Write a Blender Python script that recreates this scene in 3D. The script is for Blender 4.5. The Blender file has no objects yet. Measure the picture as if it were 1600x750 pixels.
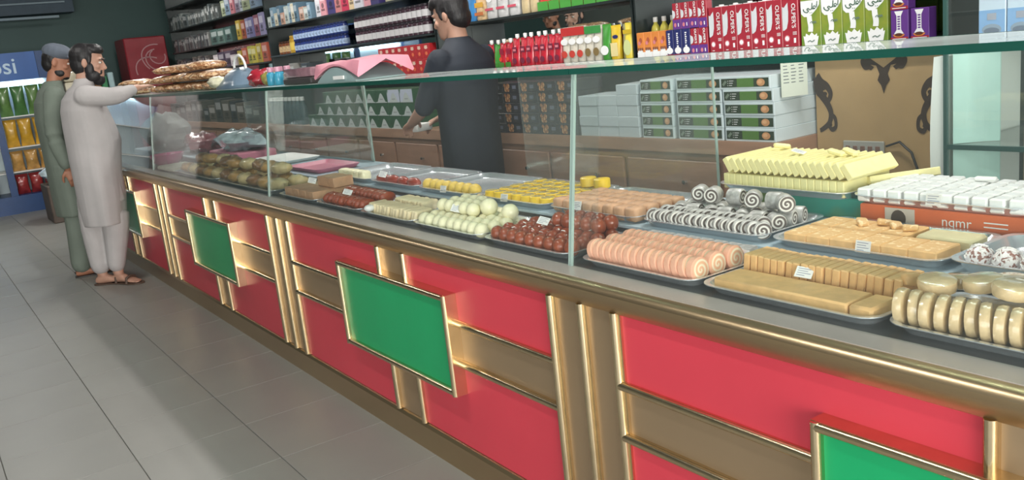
import bpy, bmesh, math, random
from mathutils import Vector, Matrix, Euler
random.seed(7)
scene = bpy.context.scene
COL = scene.collection
PI = math.pi

# ------------------------------------------------------------------ camera
FPX = 1395.0
CAM_H = 1.42
cam_d = bpy.data.cameras.new('camera')
cam_d.sensor_fit = 'HORIZONTAL'
cam_d.sensor_width = 36.0
cam_d.lens = FPX / 1600 * 36.0
cam_d.clip_start = 0.02
cam_d.clip_end = 200
cam_o = bpy.data.objects.new('camera', cam_d)
COL.objects.link(cam_o)
# rows: world axes expressed in camera axes (from the counter's vanishing point and the verticals)
CM = Matrix(((0.56570818, -0.11817275, 0.81609402, 0.0),
             (0.81754552, 0.20960449, -0.53636302, 0.0),
             (-0.10767347, 0.97061896, 0.21518658, CAM_H),
             (0, 0, 0, 1)))
cam_o.matrix_world = CM
scene.camera = cam_o

# ------------------------------------------------------------------ world, daylight, exposure
world = bpy.data.worlds.new('world'); scene.world = world
world.use_nodes = True
bg = world.node_tree.nodes['Background']
bg.inputs[0].default_value = (0.80, 0.90, 1.0, 1)
bg.inputs[1].default_value = 1.0
scene.view_settings.view_transform = 'Standard'
scene.view_settings.look = 'None'
scene.view_settings.gamma = 1.0
scene.view_settings.use_curve_mapping = False
scene.view_settings.exposure = 0.0

def area(name, loc, rot, sx, sy, power, col=(1, 1, 1)):
    d = bpy.data.lights.new(name, 'AREA'); d.shape = 'RECTANGLE'
    d.size = sx; d.size_y = sy; d.energy = power; d.color = col
    o = bpy.data.objects.new(name, d); COL.objects.link(o)
    o.location = loc; o.rotation_euler = rot
    return o
# daylight entering by the open shop front (right end) and the street side doors
area('daylight_shop_front', (4.4, -0.85, 1.35), (0, math.radians(90), 0), 2.5, 4.0, 560, (1.0, 0.96, 0.88))
area('daylight_street_doors', (1.4, -3.05, 1.35), (math.radians(90), 0, 0), 5.6, 2.4, 120, (0.96, 0.98, 1.0))

# ------------------------------------------------------------------ materials
MATS = {}
def mat(name, col, rough=0.5, metal=0.0, var=0.0, scale=12.0, bump=0.0, coat=0.0, emit=0.0, spec=0.5, col2=None, stretch=None, trans=0.0):
    if name in MATS: return MATS[name]
    m = bpy.data.materials.new(name); m.use_nodes = True
    nt = m.node_tree; b = nt.nodes['Principled BSDF']
    b.inputs['Roughness'].default_value = rough
    b.inputs['Metallic'].default_value = metal
    b.inputs['Specular IOR Level'].default_value = spec
    b.inputs['Coat Weight'].default_value = coat
    if trans: b.inputs['Transmission Weight'].default_value = trans
    c = (col[0], col[1], col[2], 1)
    b.inputs['Base Color'].default_value = c
    if var or bump or col2:
        tc = nt.nodes.new('ShaderNodeTexCoord')
        nz = nt.nodes.new('ShaderNodeTexNoise'); nz.inputs['Scale'].default_value = scale
        nz.inputs['Detail'].default_value = 4
        if stretch:
            mp = nt.nodes.new('ShaderNodeMapping'); mp.inputs['Scale'].default_value = stretch
            nt.links.new(tc.outputs['Object'], mp.inputs[0]); nt.links.new(mp.outputs[0], nz.inputs['Vector'])
        else:
            nt.links.new(tc.outputs['Object'], nz.inputs['Vector'])
        rp = nt.nodes.new('ShaderNodeValToRGB')
        rp.color_ramp.elements[0].position = 0.32; rp.color_ramp.elements[1].position = 0.68
        if col2: a, z = col, col2
        else:
            a = [max(0, x * (1 - var)) for x in col]; z = [min(1, x * (1 + var)) for x in col]
        rp.color_ramp.elements[0].color = (*a, 1); rp.color_ramp.elements[1].color = (*z, 1)
        nt.links.new(nz.outputs['Fac'], rp.inputs[0])
        nt.links.new(rp.outputs[0], b.inputs['Base Color'])
        if bump:
            bp = nt.nodes.new('ShaderNodeBump'); bp.inputs['Strength'].default_value = bump
            bp.inputs['Distance'].default_value = 0.01
            nt.links.new(nz.outputs['Fac'], bp.inputs['Height']); nt.links.new(bp.outputs[0], b.inputs['Normal'])
    if emit:
        b.inputs['Emission Color'].default_value = c; b.inputs['Emission Strength'].default_value = emit
    MATS[name] = m
    return m
def s(r, g, b):      # sRGB 0-255 -> linear
    f = lambda v: (v / 255 / 12.92) if v <= 10 else ((v / 255 + 0.055) / 1.055) ** 2.4
    return (f(r), f(g), f(b))

def glass_mat(name, tint=(0.93, 0.97, 0.95), dust_haze=0.04, rough=0.0, refl=1.0):
    m = bpy.data.materials.new(name); m.use_nodes = True
    nt = m.node_tree; nt.nodes.clear()
    out = nt.nodes.new('ShaderNodeOutputMaterial')
    tr = nt.nodes.new('ShaderNodeBsdfTransparent'); tr.inputs[0].default_value = (*tint, 1)
    gl = nt.nodes.new('ShaderNodeBsdfGlossy'); gl.inputs['Roughness'].default_value = rough
    gl.inputs[0].default_value = (refl, refl, refl, 1)
    lw = nt.nodes.new('ShaderNodeLayerWeight'); lw.inputs[0].default_value = 0.5
    pw = nt.nodes.new('ShaderNodeMath'); pw.operation = 'POWER'; pw.inputs[1].default_value = 5.0
    nt.links.new(lw.outputs['Facing'], pw.inputs[0])
    fr = nt.nodes.new('ShaderNodeMath'); fr.operation = 'MULTIPLY_ADD'; fr.inputs[1].default_value = 0.9; fr.inputs[2].default_value = 0.035
    nt.links.new(pw.outputs[0], fr.inputs[0])
    mx = nt.nodes.new('ShaderNodeMixShader')
    nt.links.new(fr.outputs[0], mx.inputs[0]); nt.links.new(tr.outputs[0], mx.inputs[1]); nt.links.new(gl.outputs[0], mx.inputs[2])
    df = nt.nodes.new('ShaderNodeBsdfDiffuse'); df.inputs[0].default_value = (0.75, 0.82, 0.8, 1)  # diffuse veil: light dust plus haze painted into the glass
    tc = nt.nodes.new('ShaderNodeTexCoord'); nz = nt.nodes.new('ShaderNodeTexNoise'); nz.inputs['Scale'].default_value = 3.0
    nt.links.new(tc.outputs['Object'], nz.inputs['Vector'])
    mr = nt.nodes.new('ShaderNodeMapRange'); mr.inputs[1].default_value = 0.3; mr.inputs[2].default_value = 0.7
    mr.inputs[3].default_value = dust_haze * 0.6; mr.inputs[4].default_value = dust_haze * 1.4
    nt.links.new(nz.outputs['Fac'], mr.inputs[0])
    m2 = nt.nodes.new('ShaderNodeMixShader')
    nt.links.new(mr.outputs[0], m2.inputs[0]); nt.links.new(mx.outputs[0], m2.inputs[1]); nt.links.new(df.outputs[0], m2.inputs[2])
    nt.links.new(m2.outputs[0], out.inputs[0])
    MATS[name] = m
    return m

M_BRASS = mat('polished_brass', (0.72, 0.58, 0.37), 0.22, 1.0, var=0.06, scale=20)
M_BRASSD = mat('brushed_brass_sheet', (0.44, 0.32, 0.20), 0.40, 0.75, var=0.035, scale=3)
M_RAIL = mat('brass_rail', (0.50, 0.375, 0.225), 0.32, 0.95, var=0.05, scale=2, stretch=(0.6, 2, 2))
M_RED = mat('red_laminate', s(194, 58, 72), 0.33, 0.0, var=0.04, scale=3)
M_GREEN = mat('green_laminate', s(18, 150, 92), 0.30, 0.0, var=0.05, scale=4)
M_SILL = mat('grey_sill', s(184, 178, 170), 0.35, 0.3, var=0.05)
M_DECK = mat('dark_deck', s(62, 64, 66), 0.28, 0.0, var=0.15, scale=5)
M_PALE = mat('pale_deck', s(176, 196, 206), 0.25, 0.0, var=0.06, scale=4)
M_STEEL = mat('tray_steel', (0.74, 0.78, 0.81), 0.27, 0.75, var=0.05, scale=8)
M_GLASS = glass_mat('clear_glass', tint=(0.97, 0.985, 0.98), dust_haze=0.012)
M_GLASST = glass_mat('dust_haze_glass', tint=(0.93, 0.965, 0.95), dust_haze=0.05)
M_GLASSTOP = glass_mat('top_glass', tint=(0.80, 0.93, 0.88), dust_haze=0.30)  # strong veil paints the pale reflection on the top surface
M_FILM = glass_mat('clear_film', tint=(0.95, 0.95, 0.95), dust_haze=0.10, rough=0.12)
M_GEDGE = mat('glass_edge_green', s(22, 72, 62), 0.15, 0.0, var=0.25, scale=2.5)
M_WHITE = mat('white_paper', s(236, 236, 232), 0.5)
M_BLACK = mat('black_print', s(24, 24, 28), 0.5)
M_TILE = mat('floor_tile', s(141, 141, 136), 0.42, 0.0, var=0.06, scale=1.6)
M_GROUT = mat('floor_grout', s(108, 107, 102), 0.8)
M_DARKGREEN = mat('dark_green_paint', s(64, 90, 88), 0.6, var=0.06, scale=2)
M_WALL = mat('wall_paint', s(150, 158, 152), 0.7, var=0.05, scale=2)
M_CEIL = mat('ceiling_paint', s(96, 104, 108), 0.7, var=0.05, scale=2)
M_WOOD = mat('brown_laminate', s(170, 132, 108), 0.45, 0.0, var=0.10, scale=5, stretch=(1, 1, 6))
M_WOODD = mat('dark_wood', s(70, 52, 42), 0.5, var=0.1)
M_SHELF = mat('shelf_dark', s(36, 44, 44), 0.35)
M_MIRROR = mat('mirror_silver', (0.62, 0.68, 0.68), 0.02, 1.0)
M_CHROME = mat('chrome', (0.75, 0.77, 0.78), 0.12, 1.0)

# ------------------------------------------------------------------ mesh helpers
class MB:
    def __init__(self): self.v = []; self.f = []; self.mi = []
    def add(self, vs, fs, mi=0):
        n = len(self.v); self.v += [tuple(p) for p in vs]
        for q in fs: self.f.append([i + n for i in q]); self.mi.append(mi)
        return self
    def box(self, x0, x1, y0, y1, z0, z1, mi=0, m=None):
        vs = [Vector((x, y, z)) for z in (z0, z1) for y in (y0, y1) for x in (x0, x1)]
        if m is not None: vs = [m @ p for p in vs]
        return self.add(vs, [(0, 2, 3, 1), (4, 5, 7, 6), (0, 1, 5, 4), (2, 6, 7, 3), (0, 4, 6, 2), (1, 3, 7, 5)], mi)
    def quad(self, a, b, c, d, mi=0): return self.add([a, b, c, d], [(0, 1, 2, 3)], mi)
    def poly(self, pts, mi=0): return self.add(pts, [tuple(range(len(pts)))], mi)
    def rbox(self, sx, sy, sz, r, mi=0, m=None, seg=1):
        bm = bmesh.new(); bmesh.ops.create_cube(bm, size=1.0)
        for v in bm.verts: v.co = Vector((v.co.x * sx, v.co.y * sy, v.co.z * sz))
        bmesh.ops.bevel(bm, geom=bm.edges[:] + bm.verts[:], offset=r, segments=seg, affect='EDGES', profile=0.6)
        vs = [v.co.copy() for v in bm.verts]; bm.verts.index_update()
        fs = [[v.index for v in f.verts] for f in bm.faces]; bm.free()
        if m is not None: vs = [m @ p for p in vs]
        return self.add(vs, fs, mi)
    def loft(self, rings, mi=0, cap=True, closed=True):
        n = len(rings[0]); vs = [p for r in rings for p in r]; fs = []
        for i in range(len(rings) - 1):
            for j in range(n if closed else n - 1):
                k = (j + 1) % n
                fs.append((i * n + j, i * n + k, (i + 1) * n + k, (i + 1) * n + j))
        if cap:
            fs.append(tuple(reversed(range(n)))); fs.append(tuple(range((len(rings) - 1) * n, len(rings) * n)))
        return self.add(vs, fs, mi)
    def lathe(self, prof, seg=16, mi=0, m=None, cap=True):
        rings = []
        for r, z in prof:
            ring = [Vector((r * math.cos(2 * PI * j / seg), r * math.sin(2 * PI * j / seg), z)) for j in range(seg)]
            if m is not None: ring = [m @ p for p in ring]
            rings.append(ring)
        return self.loft(rings, mi, cap)
    def ball(self, c, rx, ry, rz, seg=12, rg=8, mi=0, m=None):
        prof = []
        rings = []
        for i in range(1, rg):
            a = PI * i / rg
            rings.append([Vector((c[0] + rx * math.sin(a) * math.cos(2 * PI * j / seg), c[1] + ry * math.sin(a) * math.sin(2 * PI * j / seg), c[2] - rz * math.cos(a))) for j in range(seg)])
        if m is not None: rings = [[m @ p for p in r] for r in rings]
        return self.loft(rings, mi, True)
    def tube(self, pts, r, seg=8, mi=0, cap=True):
        pts = [Vector(p) for p in pts]; rings = []
        up = Vector((0, 0, 1))
        for i, p in enumerate(pts):
            d = (pts[min(i + 1, len(pts) - 1)] - pts[max(i - 1, 0)]).normalized()
            a = d.cross(up)
            if a.length < 1e-3: a = d.cross(Vector((0, 1, 0)))
            a.normalize(); b = a.cross(d).normalized()
            rr = r[i] if isinstance(r, (list, tuple)) else r
            rings.append([p + a * rr * math.cos(2 * PI * j / seg) + b * rr * math.sin(2 * PI * j / seg) for j in range(seg)])
        return self.loft(rings, mi, cap)
    def prism(self, pts2, axis, a, b, mi=0):
        # pts2 polygon in the plane normal to axis, extruded from a to b
        def P(p, t):
            if axis == 'x': return (t, p[0], p[1])
            if axis == 'y': return (p[0], t, p[1])
            return (p[0], p[1], t)
        return self.loft([[P(p, a) for p in pts2], [P(p, b) for p in pts2]], mi)
    def mesh(self, name, mats, smooth=None):
        me = bpy.data.meshes.new(name); me.from_pydata(self.v, [], self.f)
        for m in (mats if isinstance(mats, (list, tuple)) else [mats]): me.materials.append(m)
        me.polygons.foreach_set('material_index', self.mi)
        bm = bmesh.new(); bm.from_mesh(me); bmesh.ops.recalc_face_normals(bm, faces=bm.faces); bm.to_mesh(me); bm.free()
        if smooth is not None:
            me.polygons.foreach_set('use_smooth', [True] * len(me.polygons))
            me.set_sharp_from_angle(angle=math.radians(smooth))
        me.update()
        return me
def put(name, me, parent=None, loc=None, rot=None):
    o = bpy.data.objects.new(name, me); COL.objects.link(o)
    if loc is not None: o.location = loc
    if rot is not None: o.rotation_euler = rot
    if parent is not None: o.parent = parent
    return o
def empty(name, loc=(0, 0, 0), rotz=0.0):
    o = bpy.data.objects.new(name, None); COL.objects.link(o)
    o.location = loc; o.rotation_euler = (0, 0, rotz); o.empty_display_size = 0.05
    return o
def tag(o, label=None, cat=None, group=None, kind=None):
    if label: o['label'] = label
    if cat: o['category'] = cat
    if group: o['group'] = group
    if kind: o['kind'] = kind
    return o
def struct(name, me, label=None):
    o = put(name, me); o['kind'] = 'structure'
    if label: o['label'] = label
    return o
CHILDREN = {}
def copy_tree(o, parent=None):
    c = o.copy(); COL.objects.link(c)
    if parent is not None: c.parent = parent
    for ch in list(o.children): copy_tree(ch, c)
    return c
TXT = {}
def text_geo(txt, size, bold=0.0):
    # returns flat verts/faces of a word, centred, in the XY plane
    key = (txt, size, bold)
    if key in TXT: return TXT[key]
    cu = bpy.data.curves.new('word', 'FONT'); cu.body = txt; cu.size = size
    cu.align_x = 'CENTER'; cu.align_y = 'CENTER'; cu.offset = bold; cu.resolution_u = 3
    o = bpy.data.objects.new('word', cu); COL.objects.link(o)
    dg = bpy.context.evaluated_depsgraph_get(); dg.update()
    me = bpy.data.meshes.new_from_object(o.evaluated_get(dg))
    vs = [v.co.copy() for v in me.vertices]; fs = [list(p.vertices) for p in me.polygons]
    bpy.data.objects.remove(o); bpy.data.curves.remove(cu); bpy.data.meshes.remove(me)
    TXT[key] = (vs, fs)
    return TXT[key]
def facing_y(x, y, z, rot=0.0, sx=1.0, sy=1.0):
    # matrix taking XY-plane art to a vertical plane that faces -Y; rot turns it clockwise as seen
    return Matrix.Translation((x, y, z)) @ Matrix.Rotation(PI / 2, 4, 'X') @ Matrix.Rotation(-rot, 4, 'Z') @ Matrix.Diagonal((sx, sy, 1, 1))
def art(mb, vs, fs, m, mi=0): mb.add([m @ Vector(p) for p in vs], fs, mi)
def disc2(cx, cz, rx, rz, n=16, a0=0.0, a1=2 * PI):
    return [(cx + rx * math.cos(a0 + (a1 - a0) * i / n), cz + rz * math.sin(a0 + (a1 - a0) * i / n)) for i in range(n)]

# ------------------------------------------------------------------ the room
XL, XR, YF, YB, ZC = -13.4, 4.6, -3.2, 3.5, 2.95
fl = struct('floor', MB().box(XL, XR, YF, YB + 0.1, -0.12, -0.004).mesh('floor', M_GROUT), 'grey tiled shop floor')
T = 0.43
tile_cache = MB().rbox(T - 0.003, T - 0.003, 0.012, 0.0012).mesh('tile', M_TILE)
tile_rest = MB()
x0t, y0t = -2.695, 1.35
for j in range(-11, 5):
    for i in range(-25, 18):
        cx = x0t + (i + 0.5) * T; cy = y0t + (j - 0.5) * T
        if cx - T / 2 < XL or cx + T / 2 > XR: continue
        if cy > 1.4: continue
        near = (-13.2 < cx < -1.5) and cy > 1.35 - 6 * T
        if near: put('tile', tile_cache, fl, (cx, cy, -0.006))
        else: tile_rest.rbox(T - 0.003, T - 0.003, 0.012, 0.0012, 0, Matrix.Translation((cx, cy, -0.006)))
o = put('tile_field', tile_rest.mesh('tile_field', M_TILE), fl); o['kind'] = 'stuff'
struct('ceiling', MB().box(XL, XR, YF, YB + 0.1, ZC, ZC + 0.1).mesh('ceiling', M_CEIL), 'dim painted shop ceiling')
struct('wall_back', MB().box(XL, XR, YB, YB + 0.1, 0, ZC).mesh('wall_back', M_DARKGREEN), 'back wall behind the shelves')
struct('wall_far', MB().box(XL - 0.1, XL, YF, YB + 0.1, 0, ZC).mesh('wall_far', M_DARKGREEN), 'dark green far wall')
struct('wall_front', MB().box(XL, -1.45, YF - 0.1, YF, 0, ZC).box(-1.45, XR, YF - 0.1, YF, 2.6, ZC).box(4.25, XR, YF - 0.1, YF, 0, 2.6).mesh('wall_front', M_WALL), 'street side wall with wide doorway')
struct('wall_right', MB().box(XR, XR + 0.1, YF, YB + 0.1, 2.65, ZC).box(XR, XR + 0.1, 3.2, YB + 0.1, 0, 2.65).mesh('wall_right', M_WALL), 'open shop front lintel')
# ceiling beam and conduits at the far end
struct('trim_1', MB().box(XL, XL + 0.35, YF, 2.2, 2.42, 2.62).mesh('trim_1', mat('beam_paint', s(58, 76, 90), 0.6, var=0.1)), 'blue-grey beam under the far ceiling')
struct('trim_2', MB().tube([(XL + 0.38, -2.0, 2.40), (XL + 0.38, 2.0, 2.37)], 0.018).mesh('trim_2', mat('conduit', s(150, 168, 178), 0.4)), 'pale conduit under the far beam')
struct('trim_3', MB().tube([(XL + 0.38, -2.0, 2.56), (XL + 0.38, 2.1, 2.55)], 0.012).mesh('trim_3', MATS['conduit']), 'thin pale conduit on the far beam')

# added fill lights, unseen, shaped as battens above the aisle and the customers' side
def batten(x, y, power, label):
    r = empty('added_fill_batten', (x, y, ZC - 0.09)); tag(r, label, 'light', 'added fill battens')
    put('housing', MB().box(-0.62, 0.62, -0.05, 0.05, 0.03, 0.09).mesh('housing', M_WHITE), r)
    put('tube', MB().tube([(-0.59, 0, 0), (0.59, 0, 0)], 0.014, 10).mesh('tube', mat('fill_tube_glow', (1.0, 0.98, 0.93), emit=14)), r)
    d = bpy.data.lights.new('fill_tube_light', 'AREA'); d.shape = 'RECTANGLE'; d.size = 1.2; d.size_y = 0.06; d.energy = power; d.color = (1.0, 0.97, 0.92)
    l = bpy.data.objects.new('fill_tube_light', d); COL.objects.link(l); l.parent = r; l.location = (0, 0, -0.03)
    return r
for i, (x, y, p) in enumerate([(-1.4, 2.4, 36), (-4.4, 2.3, 35), (-7.4, 2.3, 33), (-10.4, 2.3, 30), (-2.2, 0.2, 26), (-6.5, 0.2, 17), (-10.3, 0.4, 24)]):
    batten(x, y, p, 'added fill batten over the %s, %s from the shop front' % (('keeper aisle', ('first', 'second', 'third', 'fourth')[i]) if i < 4 else ('customer floor', ('first', 'second', 'third')[i - 4])))

# ------------------------------------------------------------------ the display counter
CX0, CX1 = -8.52, 0.9
counter = empty('display_counter', ((CX0 + CX1) / 2, 1.8, 0.0))
tag(counter, 'long sweet counter with brass trim, red and green panels and glass top', 'counter')
OFF = Vector((-(CX0 + CX1) / 2, -1.8, 0))
def cpart(name, mb, mats, smooth=None, parent=None):
    me = mb.mesh(name, mats, smooth)
    me.transform(Matrix.Translation(OFF))
    return put(name, me, counter if parent is None else parent)
YP = 1.362   # backing plane of the front
cpart('carcass', MB().box(CX0, CX1, YP, 2.13, 0.0, 0.80), M_WOODD)
cpart('deck', MB().box(CX0, CX1, 1.40, 2.13, 0.80, 0.816), M_DECK)
cpart('rear_step', MB().box(CX0, CX1, 1.69, 2.13, 0.816, 0.852).box(CX0, CX1, 1.692, 2.13, 0.852, 0.860, 1), [M_DECK, M_PALE])
cpart('plinth', MB().prism([(1.345, 0.0), (1.345, 0.092), (1.352, 0.104), (1.372, 0.110), (1.372, 0.0)], 'x', CX0, CX1), M_RAIL)
prof = [(1.372, 0.742), (1.350, 0.742), (1.345, 0.747), (1.337, 0.755), (1.329, 0.765), (1.322, 0.777), (1.316, 0.789), (1.3145, 0.799), (1.318, 0.807), (1.326, 0.813), (1.336, 0.8155), (1.346, 0.8155), (1.346, 0.79), (1.372, 0.79)]
cpart('rail', MB().prism(prof, 'x', CX0, CX1), M_RAIL, 30)
cpart('sill', MB().box(CX0, CX1, 1.346, 1.412, 0.79, 0.8175), M_SILL)
# front: modules
TRI = [0.483 - 2.25 * k for k in range(5)]
infill = MB()
bar_v = lambda x, z0, z1, r=0.011: MB().tube([(x, YP - 0.012, z0), (x, YP - 0.012, z1)], r, 10)
for k, t in enumerate(TRI):
    if t + 0.14 > CX0 + 0.1:
        for dx in (-0.132, 0.0, 0.132):
            if CX0 < t + dx < CX1:
                mb = MB().box(t + dx - 0.014, t + dx + 0.020, YP - 0.012, YP, 0.108, 0.745)
                mb.tube([(t + dx, YP - 0.013, 0.108), (t + dx, YP - 0.013, 0.745)], 0.012, 10)
                cpart('upright_bar', mb, M_BRASS, 40)
        cpart('upright_infill', MB().box(max(CX0, t - 0.135), min(CX1, t + 0.135), YP - 0.004, YP + 0.002, 0.108, 0.745), M_BRASSD)
    # the panel field to the left of this upright
    xr = t - 0.132; xl = t - 2.25 + 0.132
    xl = max(xl, CX0)
    c = t - 1.09
    if xr - xl < 0.5: continue
    for (a, b, z0, z1) in ((xl, c - 0.1, 0.553, 0.745), (c + 0.1, xr, 0.553, 0.745), (xl, c - 0.1, 0.108, 0.413), (c + 0.1, xr, 0.108, 0.413)):
        mb = MB(); mb.box(a, b, YP - 0.005, YP + 0.001, z0, z1)
        cpart('red_panel', mb, M_RED)
    cpart('field_infill', MB().box(xl, xr, YP - 0.003, YP, 0.413, 0.553).box(c - 0.1, c + 0.1, YP - 0.003, YP, 0.108, 0.745), M_BRASSD)
    for z in (0.413, 0.553):
        for a, b in ((xl, c - 0.42), (c + 0.42, xr)):
            mb = MB().box(a, b, YP - 0.012, YP, z - 0.012, z + 0.012); mb.tube([(a, YP - 0.013, z), (b, YP - 0.013, z)], 0.012, 10)
            cpart('cross_bar', mb, M_BRASS, 40)
    for dx in (-0.1, 0.1):
        for z0, z1 in ((0.108, 0.318), (0.645, 0.745)):
            mb = MB().box(c + dx - 0.012, c + dx + 0.012, YP - 0.012, YP, z0, z1); mb.tube([(c + dx, YP - 0.013, z0), (c + dx, YP - 0.013, z1)], 0.012, 10)
            cpart('centre_bar', mb, M_BRASS, 40)
    gx0, gx1, gz0, gz1 = c - 0.428, c + 0.428, 0.308, 0.655
    gp = cpart('green_panel', MB().box(gx0 + 0.015, gx1 - 0.015, YP - 0.036, YP, gz0 + 0.015, gz1 - 0.015), M_GREEN)
    fr = MB()
    fw = 0.022; fy0 = YP - 0.052
    fr.box(gx0, gx1, fy0 + 0.006, YP, gz0, gz0 + fw).box(gx0, gx1, fy0 + 0.006, YP, gz1 - fw, gz1).box(gx0, gx0 + fw, fy0 + 0.006, YP, gz0 + fw, gz1 - fw).box(gx1 - fw, gx1, fy0 + 0.006, YP, gz0 + fw, gz1 - fw)
    rr = 0.011
    for (p, q) in (((gx0 + rr, gz0 + rr), (gx1 - rr, gz0 + rr)), ((gx0 + rr, gz1 - rr), (gx1 - rr, gz1 - rr)), ((gx0 + rr, gz0 + 0.001), (gx0 + rr, gz1 - 0.001)), ((gx1 - rr, gz0 + 0.001), (gx1 - rr, gz1 - 0.001))):
        fr.tube([(p[0], fy0 + 0.007, p[1]), (q[0], fy0 + 0.007, q[1])], rr, 10)
    cpart('panel_frame', fr, M_BRASS, 40, gp)
# glass: front panes slope back to the top, with clear joints
def glass_front(x0, x1):
    m = MB(); y0, y1, z0, z1, th = 1.405, 1.475, 0.8175, 1.321, 0.006
    m.add([(x0, y0, z0), (x1, y0, z0), (x1, y1, z1), (x0, y1, z1), (x0, y0 + th, z0), (x1, y0 + th, z0), (x1, y1 + th, z1), (x0, y1 + th, z1)],
          [(0, 1, 2, 3), (5, 4, 7, 6), (0, 4, 5, 1), (3, 2, 6, 7)])
    g = cpart('front_pane', m, M_GLASS)
    for x in (x0, x1):
        e = MB()
        e.add([(x - 0.003, y0 - 0.001, z0), (x + 0.003, y0 - 0.001, z0), (x + 0.003, y1 - 0.001, z1), (x - 0.003, y1 - 0.001, z1), (x - 0.003, y0 + th, z0), (x + 0.003, y0 + th, z0), (x + 0.003, y1 + th, z1), (x - 0.003, y1 + th, z1)],
              [(0, 1, 2, 3), (5, 4, 7, 6), (0, 4, 5, 1), (3, 2, 6, 7), (0, 3, 7, 4), (1, 5, 6, 2)])
        cpart('pane_edge', e, MATS['pane_edge'], None, g)
mat('pane_edge', s(150, 172, 164), 0.15)
JO = [-8.5, -6.60, -4.235, -1.868, 0.50, 0.88]
for a, b in zip(JO[:-1], JO[1:]): glass_front(a + 0.004, b - 0.004)
for a, b in zip(JO[:-1], JO[1:]):
    tp = cpart('top_pane', MB().box(a + 0.002, b - 0.002, 1.466, 1.80, 1.322, 1.336), M_GLASSTOP)
    for ya, yb in ((1.460, 1.466), (1.80, 1.804)):
        cpart('pane_edge', MB().box(a + 0.002, b - 0.002, ya, yb, 1.3215, 1.3365), M_GEDGE, None, tp)
for x in JO:     # glass fins that carry the top
    m = MB().add([(x - 0.004, 1.412, 0.8175), (x - 0.004, 1.479, 1.321), (x - 0.004, 1.56, 1.321), (x - 0.004, 1.50, 0.8175), (x + 0.004, 1.412, 0.8175), (x + 0.004, 1.479, 1.321), (x + 0.004, 1.56, 1.321), (x + 0.004, 1.50, 0.8175)],
                 [(0, 1, 2, 3), (7, 6, 5, 4), (3, 2, 6, 7), (0, 4, 5, 1)])
    cpart('glass_fin', m, M_GLASS)
for a, b in ((-6.6, -4.52), (-3.05, -1.99)):
    g = cpart('rear_pane', MB().box(a, b, 2.118, 2.124, 0.860, 1.317), M_GLASST)
    cpart('pane_edge', MB().box(b, b + 0.005, 2.117, 2.125, 0.860, 1.317), MATS['pane_edge'], None, g)
    if a < -5:
        tp_ = MB(); rr_ = []
        for i in range(15):
            zz = 0.862 + 0.0324 * i; ww = 0.020 + 0.010 * math.sin(i * 2.1) + 0.006 * math.sin(i * 5.3)
            rr_.append([(b - ww, 2.1160, zz), (b + 0.007, 2.1160 - 0.002 * (i % 2), zz), (b + 0.007, 2.1168, zz), (b - ww, 2.1168, zz)])
        cpart('tape', tp_.loft(rr_), mat('clear_tape', s(176, 190, 178), 0.25, var=0.2, scale=40), None, g)

# ------------------------------------------------------------------ sweets: materials
def flake_mat(name, base, fl, amt=0.5, scale=60, rough=0.5, coat=0.0):
    m = bpy.data.materials.new(name); m.use_nodes = True
    nt = m.node_tree; b = nt.nodes['Principled BSDF']; b.inputs['Roughness'].default_value = rough; b.inputs['Coat Weight'].default_value = coat
    tc = nt.nodes.new('ShaderNodeTexCoord'); nz = nt.nodes.new('ShaderNodeTexNoise'); nz.inputs['Scale'].default_value = scale; nz.inputs['Detail'].default_value = 2
    nt.links.new(tc.outputs['Object'], nz.inputs['Vector'])
    rp = nt.nodes.new('ShaderNodeValToRGB'); rp.color_ramp.elements[0].position = amt; rp.color_ramp.elements[1].position = min(1, amt + 0.08)
    rp.color_ramp.elements[0].color = (*base, 1); rp.color_ramp.elements[1].color = (*fl, 1)
    nt.links.new(nz.outputs['Fac'], rp.inputs[0]); nt.links.new(rp.outputs[0], b.inputs['Base Color'])
    MATS[name] = m
    return m
def swirl_mat(name, a, b_, axis='X', rings=90.0):
    # spiral seen on the cut face, across the object's local YZ (axis X) plane
    m = bpy.data.materials.new(name); m.use_nodes = True
    nt = m.node_tree; b = nt.nodes['Principled BSDF']; b.inputs['Roughness'].default_value = 0.45
    tc = nt.nodes.new('ShaderNodeTexCoord'); sp = nt.nodes.new('ShaderNodeSeparateXYZ'); nt.links.new(tc.outputs['Object'], sp.inputs[0])
    def mth(op, x, y=None):
        n = nt.nodes.new('ShaderNodeMath'); n.operation = op
        for i, q in enumerate((x, y)):
            if q is None: continue
            if isinstance(q, (int, float)): n.inputs[i].default_value = q
            else: nt.links.new(q, n.inputs[i])
        return n.outputs[0]
    Y, Z = sp.outputs[1], sp.outputs[2]
    r = mth('SQRT', mth('ADD', mth('MULTIPLY', Y, Y), mth('MULTIPLY', Z, Z)))
    an = mth('DIVIDE', mth('ARCTAN2', Z, Y), 2 * PI)
    w = mth('FRACT', mth('ADD', mth('MULTIPLY', r, rings), an))
    rp = nt.nodes.new('ShaderNodeValToRGB'); rp.color_ramp.interpolation = 'EASE'
    rp.color_ramp.elements[0].position = 0.35; rp.color_ramp.elements[1].position = 0.55
    rp.color_ramp.elements[0].color = (*a, 1); rp.color_ramp.elements[1].color = (*b_, 1)
    nt.links.new(w, rp.inputs[0]); nt.links.new(rp.outputs[0], b.inputs['Base Color'])
    MATS[name] = m
    return m
M_TAN = mat('tan_barfi', s(226, 182, 122), 0.55, var=0.10, scale=40, bump=0.15)
M_TAN2 = mat('brown_barfi', s(200, 156, 120), 0.55, var=0.10, scale=40, bump=0.15)
M_TANFL = flake_mat('flaked_barfi', s(224, 180, 120), s(246, 218, 170), 0.55, 70)
M_YEL = mat('yellow_barfi', s(242, 232, 168), 0.5, var=0.05, scale=40)
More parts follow.
